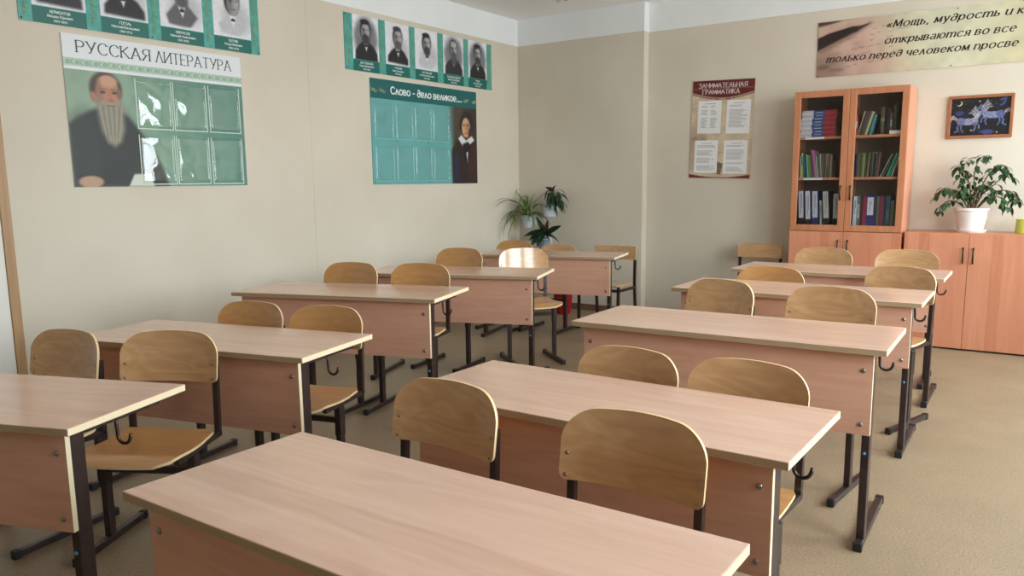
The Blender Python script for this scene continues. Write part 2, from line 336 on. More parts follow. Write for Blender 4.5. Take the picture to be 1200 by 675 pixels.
def lettering(body, cap_h, x, y, z, m, parent, name='lettering_print', align='LEFT', shear=0., width=None, pen=(.15, .15), serif=0., gap=.2):
    """printed letters drawn with a pen: pen = (width of upright strokes, width of level strokes) per capital height"""
    g = BM(); cx = 0.; th, tn = pen
    quads = []; breaks = [0]
    def ribbon(pts):
        P_ = [Vector(p) for p in pts]; n = len(P_); A = []
        for i, p in enumerate(P_):
            d = P_[min(i + 1, n - 1)] - P_[max(i - 1, 0)]
            if n > 3 and (P_[0] - P_[-1]).length < 1e-4 and i in (0, n - 1): d = P_[1] - P_[-2]
            d = d.normalized(); w = tn + (th - tn) * abs(d.y) ** 1.3; nn = Vector((-d.y, d.x)) * w / 2; A.append((p + nn, p - nn, d))
        A[0] = (A[0][0] - A[0][2] * tn * .4, A[0][1] - A[0][2] * tn * .4, 0); A[-1] = (A[-1][0] + A[-1][2] * tn * .4, A[-1][1] + A[-1][2] * tn * .4, 0)
        for a, b_ in zip(A, A[1:]): quads.append((a[0], a[1], b_[1], b_[0]))
    for ch in body:
        w, st = glyph(ch)
        if ch == ' ' and cap_h > .03: breaks.append(len(quads))
        for q in st:
            pts = [(px + cx, py) for px, py in q]; ribbon(pts)
            if serif:
                for e, o_ in ((0, 1), (-1, -2)):
                    d = (q[e][0] - q[o_][0], q[e][1] - q[o_][1])
                    if abs(d[1]) > .8 * math.hypot(*d) * .9 and (abs(q[e][1]) < .02 or q[e][1] > .68) and ch not in '«.,()-0123456789': ribbon([(pts[e][0] - serif, pts[e][1] + (tn * .4 if q[e][1] < .1 else -tn * .4)), (pts[e][0] + serif, pts[e][1] + (tn * .4 if q[e][1] < .1 else -tn * .4))])
        cx += w + (gap if ch != ' ' else gap * .5)
    tot = cx - gap; k = cap_h; kx = width / tot if width else k
    x0 = x if align == 'LEFT' else x - tot * kx / 2
    g.free(); breaks.append(len(quads)); o = None
    for i0, i1 in zip(breaks, breaks[1:]):
        if i1 == i0: continue
        g = BM()
        for q in quads[i0:i1]:
            try: g.faces.new([g.verts.new((x0 + (v.x + shear * v.y) * kx, y + v.y * k, z + .0003)) for v in q])
            except ValueError: pass
        for f in g.faces:
            f.normal_update()
            if f.normal.z < 0: f.normal_flip()
        o = obj(name, g, m, parent, keep=True)
    return o

# ------------------------------------------------------------------ materials
M_wall = noisy(mat('cream wall paint', rough=.62, spec=.35), rgb(206, 197, 180), rgb(213, 205, 189), (1.3, 1.3, 1.3), 3, .5, use_random=False)
M_white = noisy(mat('white wall paint', rough=.7, spec=.3), rgb(228, 231, 232), rgb(233, 236, 237), (2, 2, 2), 2, use_random=False)
M_ceil = noisy(mat('ceiling paint', rough=.8, spec=.2), rgb(243, 243, 243), rgb(247, 247, 247), (1.1, 1.1, 1.1), 3, use_random=False)
M_floor = mat('linoleum', rough=.42, spec=.45)
def floor_nodes():
    nt = M_floor.node_tree; b = nt.nodes['Principled BSDF']; tc = node(nt, 'ShaderNodeTexCoord')
    def nz(sc, det, ro=.6):
        n = node(nt, 'ShaderNodeTexNoise'); n.inputs['Scale'].default_value = sc; n.inputs['Detail'].default_value = det; n.inputs['Roughness'].default_value = ro
        nt.links.new(tc.outputs['Object'], n.inputs['Vector']); return n.outputs['Fac']
    r1 = node(nt, 'ShaderNodeValToRGB'); r1.color_ramp.elements[0].position = .38; r1.color_ramp.elements[1].position = .62
    r1.color_ramp.elements[0].color = (*rgb(136, 116, 90), 1); r1.color_ramp.elements[1].color = (*rgb(162, 142, 116), 1); nt.links.new(nz(120, 2, .7), r1.inputs[0])
    r2 = node(nt, 'ShaderNodeValToRGB'); r2.color_ramp.elements[0].position = .3; r2.color_ramp.elements[1].position = .75
    r2.color_ramp.elements[0].color = (.86, .86, .86, 1); r2.color_ramp.elements[1].color = (1.06, 1.05, 1.03, 1); nt.links.new(nz(2.2, 5), r2.inputs[0])
    mx = node(nt, 'ShaderNodeMix', data_type='RGBA', blend_type='MULTIPLY'); mx.inputs[0].default_value = 1
    nt.links.new(r1.outputs[0], mx.inputs[6]); nt.links.new(r2.outputs[0], mx.inputs[7]); nt.links.new(mx.outputs[2], b.inputs['Base Color'])
    r3 = node(nt, 'ShaderNodeMapRange'); r3.inputs[3].default_value = .34; r3.inputs[4].default_value = .55; nt.links.new(nz(3.1, 4), r3.inputs[0]); nt.links.new(r3.outputs[0], b.inputs['Roughness'])
floor_nodes()
M_base = noisy(mat('brown baseboard', rough=.5), rgb(112, 84, 66), rgb(128, 97, 76), (3, 3, 20))
M_trim = wood('wooden casing', rgb(176, 138, 92), rgb(140, 104, 64), .45, (40, 40, 3), (8, 8, 1), .6)
M_top = wood('beech laminate desktop', rgb(220, 184, 162), rgb(196, 155, 131), .19, (2.5, 50, 50), (.9, 6, 6), .7, distort=.7, board=(1, .085, .45), spec=.55)
M_panel = wood('beech laminate panel', rgb(210, 163, 139), rgb(188, 138, 112), .38, (4, 90, 90), (1.2, 7, 9), .7, distort=.7, board=(2, .1, .3), spec=.4)
M_edge = mat('pale edge band', rgb(226, 210, 174), .4)
M_edge_shade = mat('shaded edge band', rgb(164, 142, 112), .45)  # pale band on the long edges, with their shade put into the colour
M_steel = noisy(mat('dark brown painted steel', rough=.36), rgb(42, 30, 28), rgb(54, 40, 37), (30, 30, 30))
M_cap = mat('black plastic', rgb(26, 26, 28), .5)
M_bolt = mat('bolt head', rgb(150, 145, 140), .3, metal=.9)
M_blue = mat('blue plastic plug', rgb(70, 140, 190), .4)
M_ply = wood('maple plywood', rgb(200, 159, 114), rgb(162, 116, 73), .28, (3.5, 60, 40), (2.0, 5, 8), .62, coat=.7, coat_rough=.09, distort=1.6)
M_ply_o = wood('honey plywood', rgb(196, 146, 90), rgb(164, 110, 58), .28, (3.5, 60, 40), (2.0, 5, 8), .55, coat=.7, coat_rough=.09, distort=1.6)
M_plyedge = mat('plywood edge', rgb(226, 198, 150), .4)
M_alder = wood('alder laminate', rgb(212, 146, 114), rgb(184, 112, 80), .34, (60, 60, 4), (7, 7, .8), .85, distort=.8, board=(0, .075, .9), spec=.45)
M_alder_f = wood('alder door frame', rgb(190, 128, 92), rgb(166, 100, 64), .36, (50, 50, 6), (7, 7, 1), .6, distort=.6)
M_dark = mat('cabinet gap black', rgb(30, 24, 22), .6)
M_back = mat('cabinet back board', rgb(120, 106, 92), .6)
M_handle = mat('bronze handle', rgb(62, 46, 38), .3, metal=.7)
M_glass = clear('cabinet glass', (.90, .91, .90), .02, .0)
M_winglass = clear('window glass', (.95, .97, .97), .05)
M_pvc = mat('white plastic window frame', rgb(235, 236, 236), .35)
M_pocket = clear('plastic pocket', (.985, 1, .995), .035, .05, wavy=.10)
M_print = print_mat('printed picture', .38)
M_printg = print_mat('glossy print', .5, .0)
M_paper = mat('white paper', rgb(232, 232, 234), .7)
M_ink = mat('black ink', rgb(28, 26, 28), .6)

# ------------------------------------------------------------------ room shell
b = BM(); box(b, -.2, XR + .2, YF - .2, YW + .2, -.2, 0); struct('floor', b, M_floor)
b = BM(); box(b, -.2, XR + .2, YF - .2, YW + .2, ZC, ZC + .2); struct('ceiling', b, M_ceil)
b = BM(); box(b, -.2, 0, YF - .2, YW + .2, 0, ZP, 0); box(b, -.2, 0, YF - .2, YW + .2, ZP, ZC, 1); struct('wall_left', b, [M_wall, M_white])
b = BM(); box(b, 0, XSTEP, YB, YW + .2, 0, ZP, 0); box(b, 0, XSTEP, YB, YW + .2, ZP, ZC, 1)
box(b, XSTEP, XR, YW, YW + .2, 0, ZP, 0); box(b, XSTEP, XR, YW, YW + .2, ZP, ZC, 1); struct('wall_back', b, [M_wall, M_white])
b = BM(); box(b, 0, XR, YF - .2, YF, 0, ZP, 0); box(b, 0, XR, YF - .2, YF, ZP, ZC, 1); struct('wall_front', b, [M_wall, M_white])
b = BM()
ys = [YF - .2] + [v for w in WIN for v in w] + [YW + .2]
box(b, XR, XR + .2, ys[0], ys[-1], 0, WZ0); box(b, XR, XR + .2, ys[0], ys[-1], WZ1, ZC)
for i in range(0, len(ys), 2): box(b, XR, XR + .2, ys[i], ys[i + 1], WZ0, WZ1)
struct('wall_right', b, M_wall)
for k, (a, c) in enumerate(WIN):
    w = BM(); t = .06; x0, x1 = XR + .05, XR + .11; m_ = a + (c - a) * .76
    box(w, x0, x1, a, a + t, WZ0, WZ1); box(w, x0, x1, c - t, c, WZ0, WZ1); box(w, x0, x1, a + t, c - t, WZ0, WZ0 + t); box(w, x0, x1, a + t, c - t, WZ1 - t, WZ1)
    box(w, x0, x1, m_ - t / 2, m_ + t / 2, WZ0 + t, WZ1 - t)
    fr = struct('window_%d' % (k + 1), w, M_pvc)
    g = BM(); box(g, XR + .078, XR + .084, a + t, m_ - t / 2, WZ0 + t, WZ1 - t); box(g, XR + .078, XR + .084, m_ + t / 2, c - t, WZ0 + t, WZ1 - t); obj('pane', g, M_winglass, fr)
    s = BM(); box(s, XR - .16, XR + .06, a - .04, c + .04, WZ0 - .03, WZ0, bev=.006); obj('window_sill', s, M_pvc, fr)
b = BM(); box(b, 0, XSTEP, YB - .014, YB, 0, .062); box(b, XSTEP, XSTEP + .014, YB - .014, YW - .014, 0, .062); box(b, XSTEP, 2.88, YW - .014, YW, 0, .062)
box(b, 4.66, XR, YW - .014, YW, 0, .062); struct('baseboard_back', b, M_base)
b = BM(); box(b, 0, .014, 2.06, YB - .014, 0, .062); box(b, 0, .014, YF, .95, 0, .062); struct('baseboard_left', b, M_base)
b = BM(); box(b, XR - .014, XR, YF, YW - .014, 0, .062); struct('baseboard_right', b, M_base)
# door in the left wall at the very edge of the frame: white leaf, wooden casing
b = BM(); box(b, 0, .012, 1.02, 1.995, .01, 2.05, bev=.003)
dr = struct('door_1', b, mat('white door paint', rgb(224, 222, 214), .5))
b = BM()
for q in ((1.12, 1.90, .15, .95), (1.12, 1.90, 1.1, 1.95)): box(b, .012, .018, *q, bev=.003)
obj('door_panel', b, MATS['white door paint'], dr)
b = BM(); box(b, 0, .02, 1.995, 2.048, 0, 2.10, bev=.003); box(b, 0, .02, .955, 1.008, 0, 2.10, bev=.003); box(b, 0, .02, .955, 2.048, 2.06, 2.113, bev=.003)
struct('trim_1', b, M_trim)
b = BM(); box(b, 0, .0015, 4.224, 4.230, .062, ZP); struct('trim_2', b, M_wall)

# ------------------------------------------------------------------ desks
DL, DW = 1.2, .491
def bolt(x, y, z, par, m=None, r=.009):
    g = BM(); lathe(g, [(0, .005), (r * .6, .0045), (r * .92, .002), (r, 0), (0, 0)], 12)
    bmesh.ops.rotate(g, verts=g.verts[:], cent=(0, 0, 0), matrix=Matrix.Rotation(PI / 2, 3, 'X')); bmesh.ops.translate(g, verts=g.verts[:], vec=(x, y, z))
    return obj('bolt', g, m or M_bolt, par, smooth=True)
def make_desk(x, y, a, H, label):
    t = thing('school_desk', label, 'desk', (x, y, 0), a, 'two-seat school desks')
    T = .022; hx, hy = DL / 2, DW / 2
    g = BM(); fs = box(g, -hx, hx, -hy, hy, H - T, H)
    for f in (fs[2], fs[4]): f.material_index = 2
    for f in (fs[3], fs[5]): f.material_index = 1
    bmesh.ops.bevel(g, geom=g.edges[:], offset=.0022, segments=2, affect='EDGES', profile=.5)
    obj('tabletop', g, [M_top, M_edge, M_edge_shade], t)
    px = hx - .044; y0 = -hy + .032; zb = H - T - .292
    g = BM(); fs = box(g, -px, px, y0, y0 + .017, zb, H - T - .001)
    for f in (fs[0], fs[1], fs[3], fs[5]): f.material_index = 1
    obj('modesty_panel', g, [M_panel, M_edge], t)
    for sx in (-1, 1):
        for zz in (H - T - .062, zb + .038): bolt(sx * (px - .032), y0, zz, t)
    yc = y0 + .017
    for sx in (-1, 1):
        xo = sx * (px - .014)
        g = BM(); box(g, xo - .0135, xo + .0135, yc, yc + .052, .028, H - T - .001, bev=.003)
        lg = obj('leg', g, M_steel, t)
        if sx == 1:
            bolt(xo - .002, yc, zb - .07, lg, M_blue, .006)
        g = BM(); box(g, xo - .014, xo + .014, -hy + .012, hy + .012, .004, .03, bev=.003)
        ft = obj('foot', g, M_steel, t)
        for yy in (-hy - .002, hy): 
            g = BM(); box(g, xo - .016, xo + .016, yy, yy + .026, 0, .033, bev=.004); obj('end_cap', g, M_cap, ft)
        g = BM(); box(g, xo - .012, xo + .012, yc + .052, hy - .07, H - T - .026, H - T - .001, bev=.002)
        obj('top_rail', g, M_steel, t)
        g = BM(); q = [(0, 0, -.0), (0, 0, -.02), (.002, 0, -.045)]
        q += [(.024 - .022 * math.cos(u), 0, -.055 - .022 * math.sin(u)) for u in np.linspace(0, PI * .93, 9)] + [(.049, 0, -.046)]
        tube(g, [(xo + sx * (.004 + p[0]), -.01, H - T - .02 + p[2]) for p in q], .0052, 8)
        obj('bag_hook', g, M_steel, t, smooth=True)
    return t
DESKS = {
 'L1': (1.952, 1.038, .348, .662, 'desk cut by the left photo edge, nearest desk of the left column'),
 'L2': (1.847, 2.021, .226, .671, 'second desk of the left column, behind the desk cut by the left edge'),
 'L3': (1.555, 3.074, .300, .728, 'third desk of the left column, the middle one of five'),
 'L4': (1.464, 4.145, .334, .724, 'fourth desk of the left column, with the pale turned chair at its right end'),
 'L5': (1.246, 5.686, .231, .708, 'last desk of the left column, in the corner in front of the hanging pots'),
 'D1': (3.736, 1.102, -.005, .657, 'nearest desk of the right column, filling the bottom centre of the photo'),
 'D2': (3.687, 2.033, -.011, .664, 'second desk of the right column, behind the nearest desk'),
 'D3': (3.702, 3.077, .030, .731, 'third desk of the right column, the middle one of five'),
 'D4': (3.664, 4.195, .021, .740, 'fourth desk of the right column, one before the last'),
 'D5': (3.645, 5.178, .018, .746, 'last desk of the right column, in front of the bookcase'),
}
for k, d in DESKS.items(): make_desk(*d)

# ------------------------------------------------------------------ chairs
def make_chair(H, honey):
    """local frame: sitter faces -y, backrest front at y=0; H = top of the backrest"""
    t = thing('school_chair', 'chair', 'chair'); S = H - .368
    ply = M_ply_o if honey else M_ply
    hw, hh = .193, .19; zb = H - hh
    def up(u):
        v = abs(u) / hw; r = .085; top = hh - .016 * v * v; e = abs(u) - (hw - r)
        return top - (r - math.sqrt(max(r * r - e * e, 0))) * .82 if e > 0 else top
    def dn(u):
        r = .022; e = abs(u) - (hw - r); return .004 * 0 + (r - math.sqrt(max(r * r - e * e, 0)) if e > 0 else 0)
    us = [hw * math.sin(PI / 2 * q) for q in np.linspace(-1, 1, 33)]
    G = []
    for u in us:
        lo, hi = dn(u), up(u); row = []
        for j in range(9):
            w = lo + (hi - lo) * j / 8
            row.append((u, .034 * (1 - (u / hw) ** 2) + (w - hh / 2) * .16, zb + w))
        G.append(row)
    g = BM(); shell(g, G, (0, .0095, 0)); bk = obj('backrest', g, [ply, M_plyedge], t, smooth=True, autosmooth=40)
    for sx in (-1, 1):
        for w in (.013, .068):
            s = BM(); lathe(s, [(0, .003), (.0042, .0022), (.0058, 0), (0, 0)], 10)
            bmesh.ops.rotate(s, verts=s.verts[:], cent=(0, 0, 0), matrix=Matrix.Rotation(PI / 2, 3, 'X'))
            u = sx * .176; bmesh.ops.translate(s, verts=s.verts[:], vec=(u, .034 * (1 - (u / hw) ** 2) + (w - hh / 2) * .16, zb + w)); obj('screw', s, M_bolt, bk, smooth=True)
    # seat: plywood, wider and rounded at the front with a waterfall edge
    G = []
    for i in range(17):
        q = i / 16; v = -.012 - q * .355; wd = .176 + .018 * min(1, q / .75)
        if q > .80: e = (q - .80) / .20 * .07; wd -= .07 - math.sqrt(max(.07 ** 2 - e * e, 0))
        if q < .05: wd -= .012 * (1 - q / .05)
        z = S - .010 * math.sin(PI * min(q / .8, 1)) - (.022 * ((q - .82) / .18) ** 2 if q > .82 else 0)
        G.append([(wd * math.sin(PI / 2 * w), v, z - .004 * (1 - math.sin(PI / 2 * w) ** 2)) for w in np.linspace(-1, 1, 13)])
    g = BM(); shell(g, G, (0, 0, -.0105)); obj('seat', g, [M_ply_o, M_plyedge], t, smooth=True, autosmooth=40)
    for sx in (-1, 1):
        x = sx * .172; yb = .010
        def back(w): return .034 * (1 - (.172 / hw) ** 2) + (w - hh / 2) * .16 + .0105 + .010
        g = BM()
        bar(g, (x, back(.085), zb + .085), (x, .012 + .0, S - .028), .020, .020)
        bar(g, (x, .022, S - .026), (x, -.30, S - .030), .020, .020)
        obj('side_frame', g, M_steel, t)
        g = BM(); box(g, x - .0125, x + .0125, -.20, -.165, .03, S - .04, bev=.0025); box(g, x - .015, x + .015, -.203, -.162, S - .17, S - .04, bev=.003)
        obj('leg', g, M_steel, t)
        g = BM(); box(g, x - .0125, x + .0125, -.375, .03, .004, .03, bev=.003); ft = obj('foot', g, M_steel, t)
        for yy in (-.388, .018):
            g = BM(); box(g, x - .0145, x + .0145, yy, yy + .025, 0, .033, bev=.004); obj('end_cap', g, M_cap, ft)
    g = BM(); box(g, -.158, .158, -.193, -.172, S - .115, S - .09, bev=.002); obj('stretcher', g, M_steel, t)
    return t
PROTO = {}
def chair(x, y, a, H, honey, label, group='plywood chairs at the desks'):
    k = (round(H, 3), honey)
    if k not in PROTO: o = PROTO[k] = make_chair(H, honey)
    else: o = copy_tree(PROTO[k])
    o.location = (x, y, 0); o.rotation_euler = (0, 0, a); o['label'] = label; o['group'] = group
    return o
H0, H1 = .7435, .832
for c in [
 (1.550, 1.518, .178, H0, 0, 'leftmost chair of all, behind the desk cut by the left edge'),
 (2.005, 1.682, .500, .757, 0, 'right chair behind the desk cut by the left edge, its seat in view'),
 (1.559, 2.392, .219, H0, 1, 'left one of the two chairs behind the second desk of the left column'),
 (1.984, 2.486, .262, H0, 1, 'right one of the two chairs behind the second desk of the left column'),
 (1.231, 3.379, .183, H1, 1, 'left one of the two chairs behind the third desk of the left column'),
 (1.651, 3.536, .252, H1, 1, 'right one of the two chairs behind the third desk of the left column'),
 (1.163, 4.528, .137, H1, 1, 'left one of the two chairs behind the fourth desk of the left column'),
 (1.480, 4.910, .890, .815, 0, 'pale glaring chair turned towards the window at the fourth left desk'),
 (.655, 5.985, .060, .775, 1, 'honey-brown chair behind the last left desk, below the spider plant'),
 (1.055, 6.090, .060, .745, 0, 'low chair behind the middle of the last left desk, only its top showing'),
 (3.353, 1.672, -.051, H0, 0, 'left one of the two chairs behind the nearest desk, seen whole from the front'),
 (3.938, 1.670, -.007, H0, 0, 'right one of the two chairs behind the nearest desk, largest chair back in the photo'),
 (3.585, 2.358, -.085, H0, 0, 'left one of the two chairs behind the second desk of the right column'),
 (3.988, 2.374, -.057, H0, 0, 'right one of the two chairs behind the second desk of the right column'),
 (3.410, 3.721, -.292, .820, 0, 'left one of the two chairs behind the third desk of the right column'),
 (3.951, 3.604, -.108, H1, 0, 'right one of the two chairs behind the third desk of the right column'),
 (3.425, 4.490, -.054, .812, 1, 'left one of the two chairs behind the fourth desk of the right column'),
 (4.054, 4.733, -.295, .8226, 0, 'right one of the two chairs behind the fourth desk of the right column'),
 (3.426, 5.706, -.068, H1, 0, 'left one of the two chairs behind the last right desk, before the bookcase'),
 (3.941, 5.761, .003, H1, 0, 'right one of the two chairs behind the last right desk, before the cabinet'),
]: chair(*c)
def old_chair(x, y, a, H, W, label):
    """older chair: straight rectangular backrest, four square tube legs"""
    t = thing('wooden_chair', label, 'chair', (x, y, 0), a, 'older chairs with straight backrests'); S = H - .32; hw = W / 2
    g = BM(); G = [[(u * hw, .016 * (1 - u * u) + w * .012, H - .122 + w * .122) for w in np.linspace(0, 1, 4)] for u in np.linspace(-1, 1, 13)]
    shell(g, G, (0, .011, 0)); obj('backrest', g, [M_ply, M_plyedge], t, smooth=True, autosmooth=40)
    g = BM(); box(g, -hw + .012, hw - .012, -.33, -.02, S - .012, S, bev=.004); obj('seat', g, M_ply, t)
    for sx in (-1, 1):
        x_ = sx * (hw - .014)
        g = BM(); bar(g, (x_, .024, H - .02), (x_, .016, S - .02), .022, .022); bar(g, (x_, .016, S - .02), (x_, .05, 0), .022, .022); obj('rear_leg', g, M_steel, t)
        g = BM(); bar(g, (x_, -.30, S - .012), (x_, -.305, 0), .022, .022); obj('front_leg', g, M_steel, t)
        g = BM(); box(g, x_ - .011, x_ + .011, -.30, .01, S - .06, S - .036, bev=.002); obj('side_rail', g, M_steel, t)
    g = BM(); box(g, -hw + .02, hw - .02, -.312, -.29, S - .06, S - .036, bev=.002); obj('front_rail', g, M_steel, t)
    return t
old_chair(1.454, 6.427, .0, .725, .417, 'chair with a low rectangular backrest at the right end of the last left desk')
old_chair(2.61, 6.93, .0, .748, .385, 'chair with a low rectangular backrest standing against the back wall left of the bookcase')

# ------------------------------------------------------------------ bookcase and low cabinet
def frame_door(bm, x0, x1, y0, y1, z0, z1, w):
    box(bm, x0, x0 + w, y0, y1, z0, z1, bev=.003); box(bm, x1 - w, x1, y0, y1, z0, z1, bev=.003)
    box(bm, x0 + w, x1 - w, y0, y1, z1 - w, z1, bev=.003); box(bm, x0 + w, x1 - w, y0, y1, z0, z0 + w, bev=.003)
def handle(x, y, z, par, h=.11):
    g = BM(); pts = [(x, y, z - h / 2), (x, y - .016, z - h / 2 + .006), (x, y - .026, z - h / 2 + .026), (x, y - .028, z), (x, y - .026, z + h / 2 - .026), (x, y - .016, z + h / 2 - .006), (x, y, z + h / 2)]
    tube(g, pts, .0058, 8); return obj('handle', g, M_handle, par, smooth=True)
CX0, CX1, CYF, CT, CM = 2.896, 3.749, 6.78, 1.997, .876
bc = thing('bookcase', 'tall alder bookcase with two glass doors against the back wall', 'bookcase', ((CX0 + CX1) / 2, 6.965, 0))
ox, oy = (CX0 + CX1) / 2, 6.965
def P(name, bm, m, par=bc, **k):
    bmesh.ops.translate(bm, verts=bm.verts[:], vec=(-ox, -oy, 0)); return obj(name, bm, m, par, **k)
yb = YW - .016; yf = CYF + .019
g = BM(); box(g, CX0, CX0 + .017, yf, yb, 0, CT, bev=.001); P('side_panel', g, M_alder)
g = BM(); box(g, CX1 - .017, CX1, yf, yb, 0, CT, bev=.001); P('side_panel', g, M_alder)
g = BM(); box(g, CX0 + .017, CX1 - .017, yf, yb, CT - .018, CT); P('top_panel', g, M_alder)
g = BM(); box(g, CX0 + .017, CX1 - .017, yb - .012, yb, .06, CT - .018); P('back_panel', g, M_back)
g = BM(); box(g, CX0 + .017, CX1 - .017, yf + .02, yb - .012, .0, .06); P('plinth', g, M_dark)
for z in (1.637, 1.311, .925):
    g = BM(); box(g, CX0 + .018, CX1 - .018, yf + .012 if z > 1 else yf, yb - .012, z - .02, z); sh = P('shelf', g, M_alder)
    if z > 1:
        q = BM(); box(q, 2.985, 3.135, yf + .0105, yf + .0118, z - .019, z - .002); P('label_strip', q, M_paper, sh)
g = BM(); box(g, (CX0 + CX1) / 2 - .008, (CX0 + CX1) / 2 + .008, yf + .02, yb - .012, .06, CT - .018); P('divider', g, M_alder)
xm = (CX0 + CX1) / 2
for (x0, x1, hx) in ((CX0 + .002, xm - .0015, xm - .048), (xm + .0015, CX1 - .002, xm + .026)):
    g = BM(); frame_door(g, x0, x1, CYF, CYF + .018, CM + .004, CT - .001, .050); d = P('glass_door', g, M_alder_f)
    g = BM(); box(g, x0 + .046, x1 - .046, CYF + .008, CYF + .012, CM + .05, CT - .047); P('glass_pane', g, M_glass, d)
    h = handle(hx + .011 - ox, CYF - oy, 1.188, d)
    g = BM(); box(g, x0, x1, CYF, CYF + .018, .064, CM, bev=.0015); d2 = P('lower_door', g, M_alder)
    handle(hx + .011 - ox, CYF - oy, .755, d2)
lx0, lx1, LT = 3.768, 4.65, .888
lc = thing('low_cabinet', 'low alder cabinet with two doors right of the bookcase', 'cabinet', ((lx0 + lx1) / 2, 6.965, 0))
ox = (lx0 + lx1) / 2
g = BM(); box(g, lx0, lx0 + .017, yf, yb, 0, LT - .022); P('side_panel', g, M_alder, lc)
g = BM(); box(g, lx1 - .017, lx1, yf, yb, 0, LT - .022); P('side_panel', g, M_alder, lc)
g = BM(); box(g, lx0, lx1, CYF + .003, yb, LT - .022, LT, bev=.0015); P('top_panel', g, M_alder_f, lc)
g = BM(); box(g, lx0 + .017, lx1 - .017, yb - .012, yb, .02, LT - .022); P('back_panel', g, M_back, lc)
g = BM(); box(g, lx0 + .017, lx1 - .017, yf + .012, yf + .03, 0, .05); P('plinth', g, M_dark, lc)
for x0, x1, hx in ((lx0 + .002, ox - .0015, ox - .037), (ox + .0015, lx1 - .002, ox + .029)):
    g = BM(); box(g, x0, x1, CYF, CYF + .018, .014, LT - .003, bev=.0015); d = P('door', g, M_alder, lc)
    handle(hx + .004 - ox, CYF - oy, .722, d, .115)

# books
def cmat(c, rough=.55):
    k = 'cover %d %d %d' % c
    return MATS.get(k) or mat(k, rgb(*c), rough)
M_pages = noisy(mat('book pages', rough=.8), rgb(206, 198, 180), rgb(226, 219, 203), (60, 60, 400))
def upright(name, x, z, w, h, d, y, lean, col, label, group, col2=None, z2=None):
    """book on its tail, spine towards the doors; lean>0 tips its head to the right"""
    t = thing(name, label, 'book', (x, y, z + .0006), 0, group); t.rotation_euler = (0, lean, 0)
    g = BM(); box(g, 0, .0018, 0, d, 0, h); box(g, w - .0018, w, 0, d, 0, h)
    # rounded spine
    n = 6; pr = [(w / 2 - w / 2 * math.cos(PI * i / n), -.25 * w * math.sin(PI * i / n)) for i in range(n + 1)]
    vs = [[g.verts.new((p[0], p[1], zz)) for p in pr] for zz in ((0, h) if not z2 else (0, z2[0], z2[1], h))]
    for r, (A, B_) in enumerate(zip(vs, vs[1:])):
        for i in range(n): g.faces.new((A[i], A[i + 1], B_[i + 1], B_[i])).material_index = 1 if (z2 and r == 1) else 0
    obj('cover', g, [cmat(col), cmat(col2 or col)], t)
    g = BM(); box(g, .0018, w - .0018, .001, d - .004, .003, h - .003); obj('pages', g, M_pages, t)
    return t
ORD = ['first', 'second', 'third', 'fourth', 'fifth', 'sixth', 'seventh', 'eighth', 'ninth', 'tenth', 'eleventh', 'twelfth', 'thirteenth', 'fourteenth', 'fifteenth', 'sixteenth', 'seventeenth', 'eighteenth', 'nineteenth', 'twentieth']
rng = random.Random(4)
# flat stack of tricolour paperbacks
NB = 17; hb = .0125; offs = [0] * 5 + [-.004] * 7 + [.006] * 5
for i in range(NB):
    o_ = offs[i] + rng.uniform(-.004, .004); z = 1.6376 + i * hb; L_ = .272; y = 6.84 + rng.uniform(-.003, .003); bx = 2.938 + o_
    t = thing('paperback', 'white, blue and red paperback, %s from the bottom of the flat stack in the bookcase' % ORD[i], 'book', (bx, y, z), 0, 'flat stack of tricolour paperbacks')
    g = BM()
    for q, (u0, u1) in enumerate(((0, .335), (.335, .665), (.665, 1))):
        box(g, u0 * L_, u1 * L_, 0, .002, .0012, hb - .0012, q); box(g, u0 * L_, u1 * L_, .002, .19, .0003, .0014, q); box(g, u0 * L_, u1 * L_, .002, .19, hb - .0014, hb - .0003, q)
    if i % 2: box(g, .11, .165, -.0006, 0, .004, .0085, 0)
    obj('cover', g, [cmat([(214, 214, 222), (196, 196, 204), (224, 224, 230)][i % 3]), cmat([(58, 84, 150), (46, 68, 128), (72, 98, 164)][i % 3]), cmat([(168, 44, 56), (148, 36, 48), (180, 56, 66)][i % 3])], t)
    g = BM(); box(g, .002, L_ - .002, .002, .188, .0014, hb - .0014); obj('pages', g, M_pages, t)
def row(x, z, y, items, lab, group, d=.15):
    for i, it in enumerate(items):
        w, h, lean, col, cname = it[:5]
        nm = it[5] if len(it) > 5 else 'book'
        c2, z2 = (it[6], it[7]) if len(it) > 7 else (None, None)
        xx = x if lean <= 0 else x
        o = upright(nm, xx - (h * math.tan(lean) * 0 if lean > 0 else 0), z + (w * math.sin(lean) if lean > 0 else 0), w, h, d, y + rng.uniform(0, .01), lean, col, '%s %s, %s on %s' % (cname, nm.replace('_', ' '), ORD[i], lab), group, c2, z2)
        nx = items[i + 1][2] if i + 1 < len(items) else lean
        x += w / math.cos(lean) + .0008 + max(0, h * (math.tan(lean) - math.tan(nx)))
